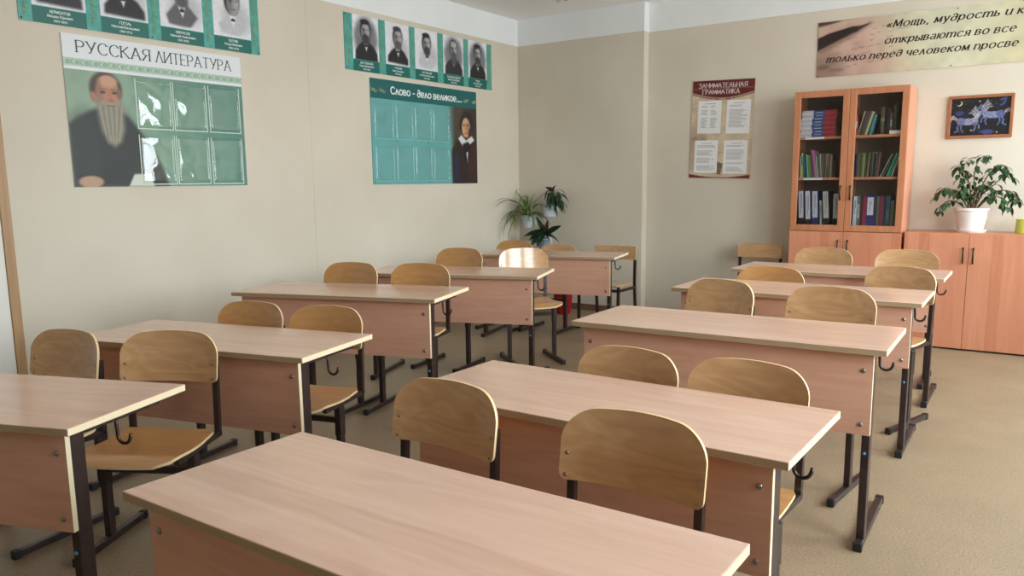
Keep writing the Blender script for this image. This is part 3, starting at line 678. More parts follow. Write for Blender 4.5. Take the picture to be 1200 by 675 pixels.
# middle shelf, left door (colours and leans as in the photo)
row(2.944, 1.311, 6.845, [
 (.009, .175, -.02, (180, 196, 176), 'pale green'), (.011, .20, -.03, (196, 194, 84), 'yellow', 'book', (66, 112, 140), (.10, .17)), (.012, .19, -.05, (40, 104, 130), 'teal blue'), (.011, .188, -.09, (36, 86, 112), 'dark teal'),
 (.010, .186, -.1, (96, 190, 150), 'mint green'), (.012, .184, -.12, (110, 140, 70), 'olive green'), (.013, .182, -.13, (84, 96, 62), 'dark green'), (.008, .225, -.14, (96, 40, 60), 'wine red'), (.009, .222, -.15, (172, 96, 150), 'magenta'),
 (.010, .218, -.15, (186, 120, 166), 'pink'), (.011, .178, -.12, (150, 152, 160), 'grey'), (.011, .186, -.07, (86, 104, 60), 'moss green'), (.012, .19, -.08, (160, 178, 168), 'grey-green'), (.013, .186, -.04, (104, 86, 56), 'brown'),
 (.013, .188, -.02, (74, 62, 58), 'dark brown'), (.006, .192, -.01, (170, 160, 140), 'thin cream'), (.014, .186, 0, (124, 92, 66), 'tan', 'book', (52, 50, 70), (.0, .085)), (.012, .184, 0, (92, 84, 66), 'drab'), (.010, .180, 0, (140, 128, 104), 'beige')],
 'middle shelf from the left, left door', 'books on the middle shelf, left door')
row(3.352, 1.311, 6.845, [
 (.011, .168, 0, (170, 166, 156), 'pale grey'), (.013, .18, 0, (44, 40, 92), 'navy'), (.012, .182, 0, (70, 56, 84), 'plum'), (.013, .185, .01, (112, 96, 60), 'khaki'), (.011, .18, .01, (60, 72, 36), 'dark olive'), (.010, .19, .02, (112, 130, 68), 'leaf green'),
 (.012, .184, .03, (130, 150, 96), 'pale green'), (.012, .18, .02, (44, 60, 40), 'bottle green'), (.018, .192, .05, (120, 92, 48), 'ochre'), (.012, .186, .02, (28, 30, 30), 'black'), (.010, .195, .02, (64, 96, 76), 'sea green'), (.014, .184, .02, (60, 32, 36), 'maroon'),
 (.014, .184, .03, (84, 50, 50), 'dark red'), (.012, .19, .06, (110, 86, 80), 'brown-pink')],
 'middle shelf from the left, right door', 'books on the middle shelf, right door')
row(3.556, 1.311, 6.845, [
 (.009, .19, .42, (150, 142, 136), 'grey'), (.016, .19, .40, (64, 62, 66), 'charcoal'), (.012, .19, .34, (60, 180, 150), 'bright teal'), (.010, .195, .32, (40, 150, 128), 'sea teal'), (.010, .20, .30, (200, 206, 196), 'white')],
 'middle shelf in its leaning right group', 'leaning books on the middle shelf')
row(3.350, 1.637, 6.85, [
 (.022, .16, .0, (168, 60, 62), 'red and white', 'book', (190, 186, 186), (.055, .11)), (.010, .19, .24, (190, 178, 156), 'cream'), (.020, .19, .26, (82, 60, 50), 'brown'), (.020, .19, .26, (86, 84, 92), 'slate'), (.016, .185, .26, (206, 186, 130), 'buff'), (.026, .16, .22, (62, 132, 142), 'turquoise')],
 'top shelf from the left, right door', 'books on the top shelf, right door')
row(3.537, 1.637, 6.85, [
 (.030, .21, 0, (92, 84, 62), 'gilt old', 'book', (150, 132, 84), (.10, .125)), (.020, .20, 0, (26, 24, 30), 'black'), (.020, .19, 0, (34, 40, 58), 'navy'), (.012, .165, 0, (150, 54, 56), 'red', 'book', (170, 170, 176), (.06, .11)), (.010, .20, 0, (26, 30, 28), 'thin black'), (.018, .225, 0, (56, 74, 50), 'dark green'), (.020, .22, 0, (28, 34, 30), 'black-green')],
 'top shelf in its upright right group', 'upright old books on the top shelf')
g = BM(); box(g, 3.612, 3.722, 6.825, 6.838, 1.637, 1.664); tag(obj('card_strip', g, M_paper), 'small cream card standing before the old books on the top shelf', 'card')
# binders
def binder(x, w, h, lean, col, lab, paper, label, group):
    t = thing('ring_binder', label, 'binder', (x, 6.842, .9256), 0, group); t.rotation_euler = (0, lean, 0)
    g = BM(); box(g, 0, .003, .0, .22, 0, h); box(g, w - .003, w, 0, .22, 0, h); box(g, .003, w - .003, 0, .003, 0, h); obj('cover', g, cmat(col, .4), t)
    g = BM(); box(g, .004, w - .004, .006, .205, .004, h - .012); obj('papers', g, M_pages, t)
    if paper:
        z0, z1 = paper; s = BM(); box(s, .005, w - .005, -.0012, 0, z0, z1, 0); sl = obj('spine_label', s, cmat(lab), t)
        s = BM(); rr = random.Random(int(x * 1e4))
        for k in range(2): box(s, w * (.38 + .2 * k), w * (.38 + .2 * k) + .0035, -.0018, -.0012, z0 + .03 + .05 * k, z1 - .015 - .02 * rr.random())
        obj('spine_text', s, mat('grey ink', rgb(96, 98, 112), .6), sl)
    if w > .03:
        s = BM(); lathe(s, [(.0105, 0), (.0105, .0022), (.007, .0022), (.007, 0)], 16); bmesh.ops.rotate(s, verts=s.verts[:], cent=(0, 0, 0), matrix=Matrix.Rotation(PI / 2, 3, 'X')); bmesh.ops.translate(s, verts=s.verts[:], vec=(w / 2, 0, .035)); obj('finger_ring', s, M_cap, t)
    return t
WL = (206, 208, 224)
for i, (x, w, h, ln, col, lab, pp, nm) in enumerate([
 (2.952, .047, .278, -.05, (40, 38, 40), WL, (.055, .275), 'black'), (3.008, .047, .278, -.06, (44, 42, 44), WL, (.045, .275), 'black'), (3.062, .05, .276, -.055, (40, 56, 120), WL, (.058, .274), 'blue'),
 (3.122, .018, .20, -.05, (150, 148, 140), (186, 184, 172), (.01, .195), 'grey'), (3.150, .05, .274, -.07, (44, 42, 42), (196, 196, 198), (.055, .272), 'black'), (3.222, .05, .256, -.02, (36, 36, 40), (196, 206, 222), (.055, .254), 'black')]):
    binder(x, w, h, ln, col, lab, pp, '%s ring binder with white spine, %s from the left on the lowest shelf, left door' % (nm, ORD[i]), 'binders behind the left glass door')
for i, (x, w, h, ln, col, lab, pp, nm) in enumerate([
 (3.352, .022, .23, 0, (40, 44, 60), WL, None, 'dark blue'), (3.376, .026, .232, 0, (196, 214, 226), (214, 228, 236), (.06, .23), 'pale blue'), (3.404, .022, .232, 0, (110, 112, 114), (206, 206, 204), (.06, .17), 'grey'), (3.429, .016, .228, 0, (84, 44, 50), WL, None, 'brown-red'),
 (3.447, .026, .236, 0, (142, 40, 70), WL, None, 'crimson'), (3.475, .056, .245, 0, (42, 46, 128), (212, 206, 216), (.085, .225), 'royal blue'), (3.533, .014, .235, 0, (50, 50, 70), WL, None, 'slate'), (3.549, .018, .235, 0, (104, 98, 88), WL, None, 'taupe'), (3.569, .030, .238, 0, (122, 44, 70), WL, None, 'wine red'),
 (3.601, .012, .236, 0, (40, 40, 76), WL, None, 'navy'), (3.615, .032, .24, 0, (28, 78, 92), (70, 110, 116), (.02, .13), 'teal'), (3.650, .026, .20, 0, (124, 116, 96), WL, None, 'drab'), (3.679, .022, .235, 0, (30, 60, 62), WL, None, 'dark teal')]):
    binder(x, w, h, ln, col, lab, pp, '%s folder, %s from the left on the lowest shelf, right door' % (nm, ORD[i]), 'folders behind the right glass door')

# ------------------------------------------------------------------ wall displays
def left_frame(y, z, off=.004): return Matrix(((0, 0, 1, off), (1, 0, 0, y), (0, 1, 0, z), (0, 0, 0, 1)))
def back_frame(x, z, off=.004): return Matrix(((1, 0, 0, x), (0, 0, -1, YW - off), (0, 1, 0, z), (0, 0, 0, 1)))
def pins(par, pts, m=None, z=.0):
    for x, y in pts:
        g = BM(); lathe(g, [(.005, 0), (.005, .002), (.003, .0035), (0, .004)], 10, (x, y, z)); obj('screw', g, m or M_cap, par, smooth=True)
def head(p, cx, cy, s, hair, skin, beard=None, dk=None, beard_len=1., bald=False, tx=0.):
    """a generic bearded man's head; s = half head height"""
    sk2 = tuple(int(v * .72) for v in skin); dk = dk or hair
    p.blob(cx, cy + .14 * s, .72 * s, .98 * s, hair, .35)
    p.blob(cx + tx * s, cy - .05 * s, .58 * s, .88 * s, skin, .2)
    p.blob(cx + (tx - .36) * s, cy - .1 * s, .24 * s, .7 * s, sk2, .8, op=.7)
    if not bald: p.blob(cx + (tx * .4 - .1) * s, cy + .90 * s, .58 * s, .24 * s, hair, .6)
    else: p.blob(cx + tx * s, cy + .62 * s, .5 * s, .3 * s, tuple(min(255, int(v * 1.08)) for v in skin), .5)
    for q in (-1, 1):
        p.blob(cx + (tx + q * .24) * s, cy + .13 * s, .13 * s, .06 * s, dk, .8, op=.85); p.line([(cx + (tx + q * .12) * s, cy + .26 * s), (cx + (tx + q * .40) * s, cy + .27 * s)], .07 * s, dk, .9, op=.8)
    p.line([(cx + (tx + .02) * s, cy + .18 * s), (cx + (tx + .07) * s, cy - .2 * s)], .11 * s, sk2, .9, op=.8)
    if beard:
        p.blob(cx + tx * s, cy - .66 * s * (1 + .25 * (beard_len - 1)), .48 * s, .46 * s * beard_len, beard, .8)
        p.line([(cx + (tx - .3) * s, cy - .38 * s), (cx + tx * s, cy - .28 * s), (cx + (tx + .3) * s, cy - .38 * s)], .17 * s, beard, .7)
    p.blob(cx + (tx + .22) * s, cy + .02 * s, .2 * s, .3 * s, tuple(min(255, v + 34) for v in skin), .9, op=.7); p.blob(cx + (tx + .05) * s, cy + .5 * s, .34 * s, .2 * s, tuple(min(255, v + 30) for v in skin), .9, op=.7)
    p.line([(cx + (tx - .15) * s, cy - .45 * s), (cx + (tx + .17) * s, cy - .45 * s)], .07 * s, (120, 70, 66) if skin[0] > skin[2] + 30 else dk, .8, op=.7)

TEAL = (72, 158, 148); TEALD = (16, 104, 96)
M_teal = noisy(mat('teal print', rough=.4), rgb(66, 150, 142), rgb(84, 168, 158), (18, 18, 18), 2)
M_teald = mat('dark teal print', rgb(14, 102, 94), .4)
M_gold = mat('gold ornament print', rgb(150, 160, 90), .4)
M_wtxt = mat('white print', rgb(226, 236, 232), .45)
M_pho = mat('photo paper', rgb(222, 222, 228), .4)
def strip(y0, y1, z0, z1, photos, label, seeds, names):
    W, H = y1 - y0, z1 - z0
    t = thing('portrait_banner', label, 'poster', frame=left_frame(y0, z0, .006), group='portrait banners')
    g = BM(); box(g, 0, W, 0, H, -.004, 0); obj('backing', g, M_teal, t)
    cap = .087
    for i, ((a, b_), sd, nm) in enumerate(zip(photos, seeds, names)):
        a -= y0; b_ -= y0; w, h = b_ - a, H - cap - .004
        hairc, beardc, blen, bald, coat, halo, tx = sd
        p = Paint(w, h, 56, (224, 224, 230)); cx, cy, s = w * (.5 + .02 * tx), h * .64, h * .25
        if halo: p.blob(cx, h * .5, w * .44, h * .47, (120, 122, 128), .5); p.grain(.06, .03, i)
        else: p.blob(cx + w * .1, h * .35, w * .38, h * .3, (176, 176, 182), .9, op=.7)
        p.poly([(w * .08, -.01), (w * .1, h * .2), (w * .22, h * .32), (cx - s * .4, h * .42), (cx + s * .4, h * .42), (w * .80, h * .32), (w * .93, h * .18), (w * .95, -.01)] if halo or coat[0] < 60 else
               [(w * .2, h * .06), (w * .14, h * .22), (cx - s * .5, h * .44), (cx + s * .5, h * .44), (w * .88, h * .24), (w * .7, h * .05), (cx, h * .01)], coat, .012)
        if not halo: p.poly([(0, -.01), (w, -.01), (w, h * .035), (0, h * .06)], (222, 222, 228), .012)
        p.poly([(cx - s * .34, h * .42), (cx + s * .34, h * .42), (cx + s * .05, h * .2)], (226, 226, 230), .006); p.blob(cx + s * .03, h * .33, s * .2, s * .12, (30, 30, 34), .4)
        head(p, cx, cy, s, hairc, (150, 148, 150), beardc and tuple(v + 24 for v in beardc), (24, 24, 28), blen, bald, tx * .12)
        p.grain(.04, .012, i + 5); p.mesh('portrait', M_print, t, a, cap + .004, .0006)
        g = BM(); box(g, a, b_, 0, cap, 0, .0005); cp = obj('caption_plate', g, M_teald, t)
        for (tx_, sz, yy) in ((nm[0], .015, .060), (nm[1], .014, .037), (nm[2], .012, .013)):
            lettering(tx_, sz, (a + b_) / 2, yy, .0005, M_wtxt, cp, align='CENTER', pen=(.17, .15))
    # gilt leaf ornaments between the photos
    edges = [0] + [v - y0 for q in photos for v in q] + [W]
    for a, b_ in zip(edges[::2], edges[1::2]):
        c = (a + b_) / 2; g = BM()
        for k in range(5):
            z = H * (.16 + .17 * k)
            for q in (-1, 1):
                pts = [(c + q * .006 + .011 * math.cos(u) * (1 + .3 * q), z + .02 * math.sin(u) + q * .012) for u in np.linspace(.3, 5.6, 12)]
                tube(g, [(x, y, .0006) for x, y in pts], .0022, 4)
        obj('leaf_pattern', g, M_gold, t)
    pins(t, [(.012, .012), (W - .012, .012), (.012, H - .012), (W - .012, H - .012), (edges[4] + .02, .012)])
    return t
INK = (34, 34, 40); INK2 = (60, 60, 66); GR = (120, 120, 126)
strip(2.198, 3.788, 2.208, 2.645, [(2.270, 2.569), (2.655, 2.953), (3.037, 3.341), (3.421, 3.717)], 'teal banner of four black and white portraits at the top left, above the white-topped stand',
      [(INK, INK, .6, False, INK, False, 0), (INK, None, 1, False, (30, 30, 34), False, -1), (INK2, INK2, .9, True, (92, 92, 98), False, .5), (INK, None, 1, False, (190, 190, 196), False, 1)],
      [('ЛЕРМОНТОВ', 'Михаил Юрьевич', '(1814-1841)'), ('ГОГОЛЬ', 'Николай Васильевич', '(1809-1852)'), ('НЕКРАСОВ', 'Николай Алексеевич', '(1821-1878)'), ('ТЮТЧЕВ', 'Федор Иванович', '(1803-1873)')])
strip(4.606, 6.574, 2.203, 2.637, [(4.695, 4.990), (5.070, 5.365), (5.440, 5.745), (5.826, 6.125), (6.200, 6.492)], 'teal banner of five black and white portraits above the teal stand near the corner',
      [(INK, INK, 1.15, False, (30, 30, 34), True, 0), (INK2, INK2, .95, False, (34, 34, 38), False, .6), (INK, INK, 1.1, False, (196, 196, 202), False, .6), (INK2, INK2, 1.7, True, (44, 44, 48), True, .4), (INK, INK, 1., False, (34, 34, 38), True, .3)],
      [('ДОСТОЕВСКИЙ', 'Федор Михайлович', '(1821-1881)'), ('ТУРГЕНЕВ', 'Иван Сергеевич', '(1818-1883)'), ('ОСТРОВСКИЙ', 'Александр Николаевич', '(1823-1886)'), ('САЛТЫКОВ-ЩЕДРИН', 'Михаил Евграфович', '(1826-1889)'), ('ЧЕХОВ', 'Антон Павлович', '(1860-1904)')])

def pocket(par, x0, x1, y0, y1, line, lw=.006):
    """clear plastic pocket, glued on three sides, with a pale printed outline"""
    n = 14; me_pts = []
    g = BM(); G = []
    for i in range(n + 1):
        r = []
        for j in range(n + 1):
            u, v = i / n, j / n; bul = .0025 * math.sin(PI * u) * math.sin(PI * v) + .0012 * math.sin(9 * u + 5 * v + 40 * x0) * math.sin(7 * v + 30 * y0) * math.sin(PI * u)
            r.append((x0 + (x1 - x0) * u, y0 + (y1 - y0) * v, .0022 + bul))
        G.append(r)
    shell(g, G, (0, 0, -.0012), 0, 0)
    o = obj('plastic_pocket', g, M_pocket, par, smooth=True)
    g = BM(); box(g, x0 - lw, x0, y0 - lw, y1, .0004, .0016); box(g, x1, x1 + lw, y0 - lw, y1, .0004, .0016); box(g, x0, x1, y0 - lw, y0, .0004, .0016)
    obj('pocket_edge', g, line, o)
# the stand with the white head band
px0, pz0, pW, pH = 2.411, 1.303, 1.20, .868
st = thing('information_stand', 'green stand with white title band and a seated bearded man at the left', 'poster', frame=left_frame(px0, pz0, .008))
g = BM(); box(g, 0, pW, 0, pH, -.008, 0); obj('board', g, mat('pale board', rgb(206, 210, 206), .4), st)
hP = .672
p = Paint(pW, hP, 200, (128, 158, 138))
p.grad(.25, 0, 1.2, .1, (92, 138, 122)); p.grad(.6, .55, 1.2, .75, (78, 128, 116), .8); p.blob(.15, .5, .22, .30, (150, 170, 146), 1., op=.5)
p.grain(.06, .05, 3)
# generic seated man in a dark smock with a long grey beard
p.poly([(0, 0), (0, .36), (.05, .40), (.12, .44), (.20, .47), (.30, .46), (.36, .42), (.42, .35), (.50, .24), (.56, .12), (.60, 0)], (34, 43, 42), .02)
p.blob(.08, .22, .10, .20, (48, 58, 55), .9, op=.6); p.blob(.34, .20, .08, .20, (36, 44, 42), .9, op=.6)
p.line([(.30, .40), (.36, .2), (.40, .03)], .03, (34, 42, 40), .9, op=.7); p.line([(.05, .06), (.3, .05), (.5, .08)], .035, (40, 36, 36), .7, op=.8)
p.blob(.235, .575, .098, .098, (66, 58, 50), .3); p.blob(.245, .540, .074, .112, (176, 126, 100), .25); p.blob(.25, .62, .058, .035, (196, 152, 124), .6); p.blob(.190, .55, .022, .085, (136, 98, 78), 1., op=.6); p.blob(.285, .535, .03, .03, (190, 124, 104), 1., op=.7)
p.blob(.155, .525, .018, .03, (170, 112, 92), .4); p.blob(.315, .55, .018, .03, (120, 100, 84), .5)
for q in (.215, .285): p.blob(q, .555, .016, .008, (70, 46, 40), .8); p.line([(q - .02, .572), (q + .02, .574)], .008, (116, 96, 82), .9, op=.8)
p.line([(.252, .56), (.262, .51)], .018, (176, 116, 92), .9); p.blob(.262, .505, .018, .012, (160, 96, 80), .8)
p.poly([(.165, .53), (.175, .42), (.19, .33), (.225, .26), (.265, .235), (.31, .27), (.335, .34), (.335, .44), (.325, .52), (.29, .49), (.25, .485), (.21, .49)], (140, 136, 120), .022)
for k in range(9): p.line([(.19 + .017 * k, .47), (.205 + .013 * k, .36), (.225 + .008 * k, .26)], .009, (106, 102, 90) if k % 2 else (172, 168, 152), .9, op=.45)
p.line([(.205, .495), (.25, .49), (.30, .497)], .02, (150, 144, 126), .8); p.line([(.235, .478), (.275, .478)], .008, (130, 70, 62), .8)
p.blob(.10, .03, .075, .035, (184, 148, 122), .4); p.poly([(.33, 0), (.37, .075), (.48, .08), (.50, 0)], (206, 214, 200), .008)
p.mesh('picture', M_printg, st, 0, 0, .0006)
g = BM(); box(g, 0, pW, .672, .690, 0, .0008); box(g, 0, pW, .735, pH, 0, .0008); obj('title_band', g, mat('cool white print', rgb(222, 226, 230), .4), st)
g = BM(); box(g, 0, pW, .690, .735, 0, .0006); ob = obj('ornament_band', g, mat('pale green print', rgb(176, 200, 184), .4), st)
g = BM(); n = 22
for k in range(n):
    c = (k + .5) * pW / n
    tube(g, [(c + .013 * math.cos(u), .7125 + .011 * math.sin(u), .0004) for u in np.linspace(.5, 2 * PI - .5, 12)], .0020, 4)
    tube(g, [(c + .005 * math.cos(u), .7125 + .005 * math.sin(u), .0004) for u in np.linspace(0, 2 * PI, 9)], .0018, 4)
    for q in (-1, 1): tube(g, [(c + .014, .7125, .0004), (c + .027, .7125 + q * .013, .0004), (c + .034, .7125 + q * .015, .0004)], .0020, 4)
obj('scroll_pattern', g, mat('moss green print', rgb(124, 162, 136), .4), ob)
lettering('РУССКАЯ', .066, .082, .769, .0008, mat('deep green ink', rgb(52, 82, 74), .5), st, width=.45, pen=(.12, .06), serif=.10)
lettering('ЛИТЕРАТУРА', .066, .575, .769, .0008, MATS['deep green ink'], st, width=.545, pen=(.12, .06), serif=.10)
M_pline = mat('white outline', rgb(206, 222, 208), .45)
for (a, c) in ((.424, .655), (.676, .906), (.934, 1.168)):
    for (z0, z1) in ((.358, .655), (.016, .318)): pocket(st, a, c, z0, z1, M_pline)
# the teal stand
qx0, qz0, qW, qH = 4.871, 1.296, 1.442, .867
s2 = thing('information_stand', 'teal stand with eight clear pockets and a young curly-haired man at the right', 'poster', frame=left_frame(qx0, qz0, .006))
g = BM(); box(g, 0, qW, 0, qH, -.006, 0); obj('board', g, mat('teal board', rgb(78, 150, 150), .4), s2)
p = Paint(qW, .708, 200, (98, 164, 164)); p.grain(.04, .1, 2)
m_ = p.X > 1.0
p.grad(1.01, 0, 1.13, 0, (58, 46, 42)); p.blob(1.20, .60, .14, .18, (92, 78, 62), 1.2, op=.6)
p.poly([(1.06, 0), (1.05, .3), (1.12, .40), (1.2, .44), (1.36, .42), (1.45, .36), (1.45, 0)], (44, 26, 26), .02); p.blob(1.38, .2, .09, .2, (70, 36, 32), .9, op=.6)
p.poly([(1.08, .02), (1.10, .26), (1.15, .30), (1.17, .02)], (32, 38, 70), .02)
p.blob(1.285, .585, .092, .098, (40, 28, 24), .35); p.blob(1.20, .545, .03, .06, (40, 28, 24), .6); p.blob(1.365, .545, .025, .05, (40, 28, 24), .5)
p.blob(1.272, .525, .062, .092, (204, 160, 124), .25); p.blob(1.315, .50, .035, .08, (156, 108, 80), .8, op=.7); p.blob(1.335, .47, .024, .05, (60, 40, 32), .5)
for q in (1.245, 1.297): p.blob(q, .540, .013, .006, (46, 32, 28), .8); p.line([(q - .018, .556), (q + .018, .557)], .008, (70, 48, 38), .8)
p.line([(1.268, .545), (1.262, .50)], .012, (166, 112, 84), .9); p.line([(1.25, .472), (1.287, .472)], .010, (164, 84, 72), .8)
p.poly([(1.15, .42), (1.20, .455), (1.27, .405), (1.36, .45), (1.40, .41), (1.33, .37), (1.28, .36), (1.22, .35)], (214, 216, 218), .008); p.poly([(1.22, .37), (1.30, .395), (1.34, .36), (1.32, .22), (1.24, .2)], (22, 20, 24), .012)
p.poly([(1.27, .29), (1.30, .30), (1.29, .2)], (206, 206, 204), .006)
p.mesh('picture', M_printg, s2, 0, 0, .0006)
g = BM(); box(g, 0, qW, .708, qH, 0, .0008); obj('title_band', g, mat('deep teal print', rgb(20, 96, 96), .4), s2)
lettering('Слово - ∂ело великое....', .058, .246, .757, .0008, M_wtxt, s2, width=.966, pen=(.20, .17))
for c, q in ((.05, 1), (.15, 1), (1.27, -1), (1.40, -1)):
    g = BM()
    for k in range(3): tube(g, [(c + q * (-.03 + .02 * k + .014 * math.cos(u)), .785 + .016 * math.sin(u) - .006 * k, .001) for u in np.linspace(2.6, 6.6, 10)], .0028, 4)
    obj('scroll_pattern', g, mat('pale gold print', rgb(170, 180, 140), .4), s2)
M_pline2 = mat('pale teal outline', rgb(136, 190, 188), .45)
for (a, c) in ((.038, .262), (.300, .512), (.544, .762), (.794, 1.012)):
    for (z0, z1) in ((.384, .676), (.030, .326)): pocket(s2, a, c, z0, z1, M_pline2, .005)
pins(s2, [(.6, qH - .012), (.02, .02), (.72, .015), (.72, .365)])

# grammar stand on the back wall
gx0, gz0 = 1.856, 1.325
gs = thing('information_stand', 'narrow beige stand with maroon head band and four white sheets on the back wall', 'poster', frame=back_frame(gx0, gz0, .008)); gs.rotation_euler.rotate_axis('Z', -.026)
gW, gH = .575, .872
g = BM(); box(g, 0, gW, 0, gH, -.006, 0); obj('board', g, mat('beige board', rgb(196, 178, 152), .4), gs)
p = Paint(gW, gH, 110, (204, 186, 160)); p.grain(.08, .06, 8); p.grain(.05, .015, 9)
p.blob(.06, .28, .09, .22, (150, 126, 108), .9, op=.5); p.blob(.12, .345, .03, .022, (156, 126, 106), .6, op=.7); p.blob(.045, .35, .03, .022, (156, 126, 106), .6, op=.7); p.poly([(.22, .05), (.30, .03), (.32, .13), (.26, .15)], (112, 92, 76), .008)
for k in range(26):
    x, y = rng.uniform(.02, .5), rng.uniform(.05, .72); p.line([(x, y), (x + .03, y + .012), (x + .055, y + .016)], .005, (160, 140, 116), .8, op=.6)
arc = [(gW * u, .765 - .05 * math.sin(PI * u)) for u in np.linspace(0, 1, 15)]
p.poly(arc + [(gW, gH), (0, gH)], (98, 30, 32), .003); p.line([(x, y - .012) for x, y in arc], .008, (98, 30, 32), .5)
p.poly([(0, 0), (gW, 0), (gW, .035)] + [(gW * u, .035 - .03 * math.sin(PI * u)) for u in np.linspace(1, 0, 12)], (112, 34, 34), .003)
p.line([(.02, .797), (.56, .797)], .003, (190, 150, 140), .6, op=.6)
p.mesh('picture', M_print, gs, 0, 0, .0006)
lettering('ЗАНИМАТЕЛЬНАЯ', .040, gW / 2 - .005, .806, .0008, mat('cream print', rgb(228, 214, 206), .5), gs, align='CENTER', width=.445, pen=(.17, .10), serif=.10)
lettering('ГРАММАТИКА', .040, gW / 2 - .02, .750, .0008, MATS['cream print'], gs, align='CENTER', width=.34, pen=(.17, .10), serif=.10)
M_greytxt = mat('grey text ink', rgb(128, 126, 134), .6)
for i, (a, c, z0, z1) in enumerate([(.062, .282, .402, .692), (.332, .548, .398, .692), (.046, .266, .046, .340), (.324, .542, .042, .338)]):
    g = BM(); box(g, a, c, z0, z1, .0012, .0022); pp = obj('paper_sheet', g, M_paper, gs)
    g = BM(); rr = random.Random(i + 3); z = z1 - .024; w = c - a
    box(g, a + w * .28, a + w * .75, z - .004, z, .0022, .0025); z -= .02
    while z > z0 + (.05 if i < 2 else .02):
        if rr.random() < .12: z -= .02
        if i == 0:
            box(g, a + w * .14, a + w * rr.uniform(.30, .44), z - .003, z, .0022, .0025); box(g, a + w * .54, a + w * rr.uniform(.68, .84), z - .003, z, .0022, .0025)
        else: box(g, a + w * .1, a + w * rr.uniform(.6, .92), z - .003, z, .0022, .0025)
        z -= .0095
    obj('text_lines', g, M_greytxt, pp)
# long quotation banner above the bookcase
bx0, bz0, bW, bH = 2.966, 2.141, 1.70, .444
bn = thing('quotation_banner', 'long banner with black italic writing and a fountain pen above the bookcase', 'poster', frame=back_frame(bx0, bz0, .006))
g = BM(); box(g, 0, bW, 0, bH, -.004, 0); obj('board', g, mat('banner edge', rgb(190, 176, 140), .5), bn)
p = Paint(bW, bH, 300, (192, 160, 146)); p.grad(.35, .0, .9, .1, (196, 182, 140)); p.grad(.3, .25, .8, .45, (206, 208, 186), .8); p.grad(1.0, .1, 1.6, 0, (196, 184, 142), .7)
p.blob(.04, .06, .16, .14, (120, 98, 80), 1., op=.6)
p.poly([(0, .41), (.30, .444), (0, .444)], (70, 50, 44), .012); p.poly([(0, .34), (.35, .444), (.2, .444), (0, .39)], (196, 168, 150), .01)
for k in range(7):
    for j in range(9):
        if rng.random() < .25: continue
        x, y = .10 + j * .062 + .012 * k + rng.uniform(-.012, .012), .05 + k * .045 + j * .0075 + rng.uniform(-.006, .006); w_ = rng.uniform(.02, .05)
        p.line([(x, y), (x + w_ * .3, y + rng.uniform(-.004, .008)), (x + w_ * .6, y + rng.uniform(-.004, .006)), (x + w_, y + .005)], .006, (124, 98, 86), .9, op=rng.uniform(.35, .65))
p.poly([(0, .195), (.06, .20), (.30, .315), (.42, .40), (.40, .405), (.22, .335), (0, .235)], (120, 92, 78), .02, op=.6)
p.poly([(0, .215), (.18, .29), (.31, .345), (.33, .385), (.27, .385), (.09, .35), (0, .315)], (42, 28, 26), .008); p.poly([(.31, .345), (.41, .40), (.33, .385)], (60, 46, 42), .004)
p.line([(.02, .225), (.28, .335)], .006, (120, 96, 84), .8, op=.7); p.blob(.05, .08, .05, .02, (90, 70, 62), .9, op=.5); p.blob(.16, .05, .06, .015, (120, 96, 84), .9, op=.5)
p.grain(.05, .05, 4); p.mesh('picture', M_print, bn, 0, 0, .0006)
M_bi = mat('black banner ink', rgb(34, 28, 28), .5)
for body, x, y, w in (('«Мощь, му∂росmь u к', .522, .345, .92), ('оmкрываюmся во все', .517, .223, .885), ('mолько nере∂ человеком nросве', .078, .116, 1.345)):
    lettering(body, .052, x, y, .0008, M_bi, bn, shear=.28, width=w, pen=(.18, .09), serif=.08, gap=.27)
pins(bn, [(1.02, bH - .012), (1.0, .012), (.012, .42), (.012, .012)])
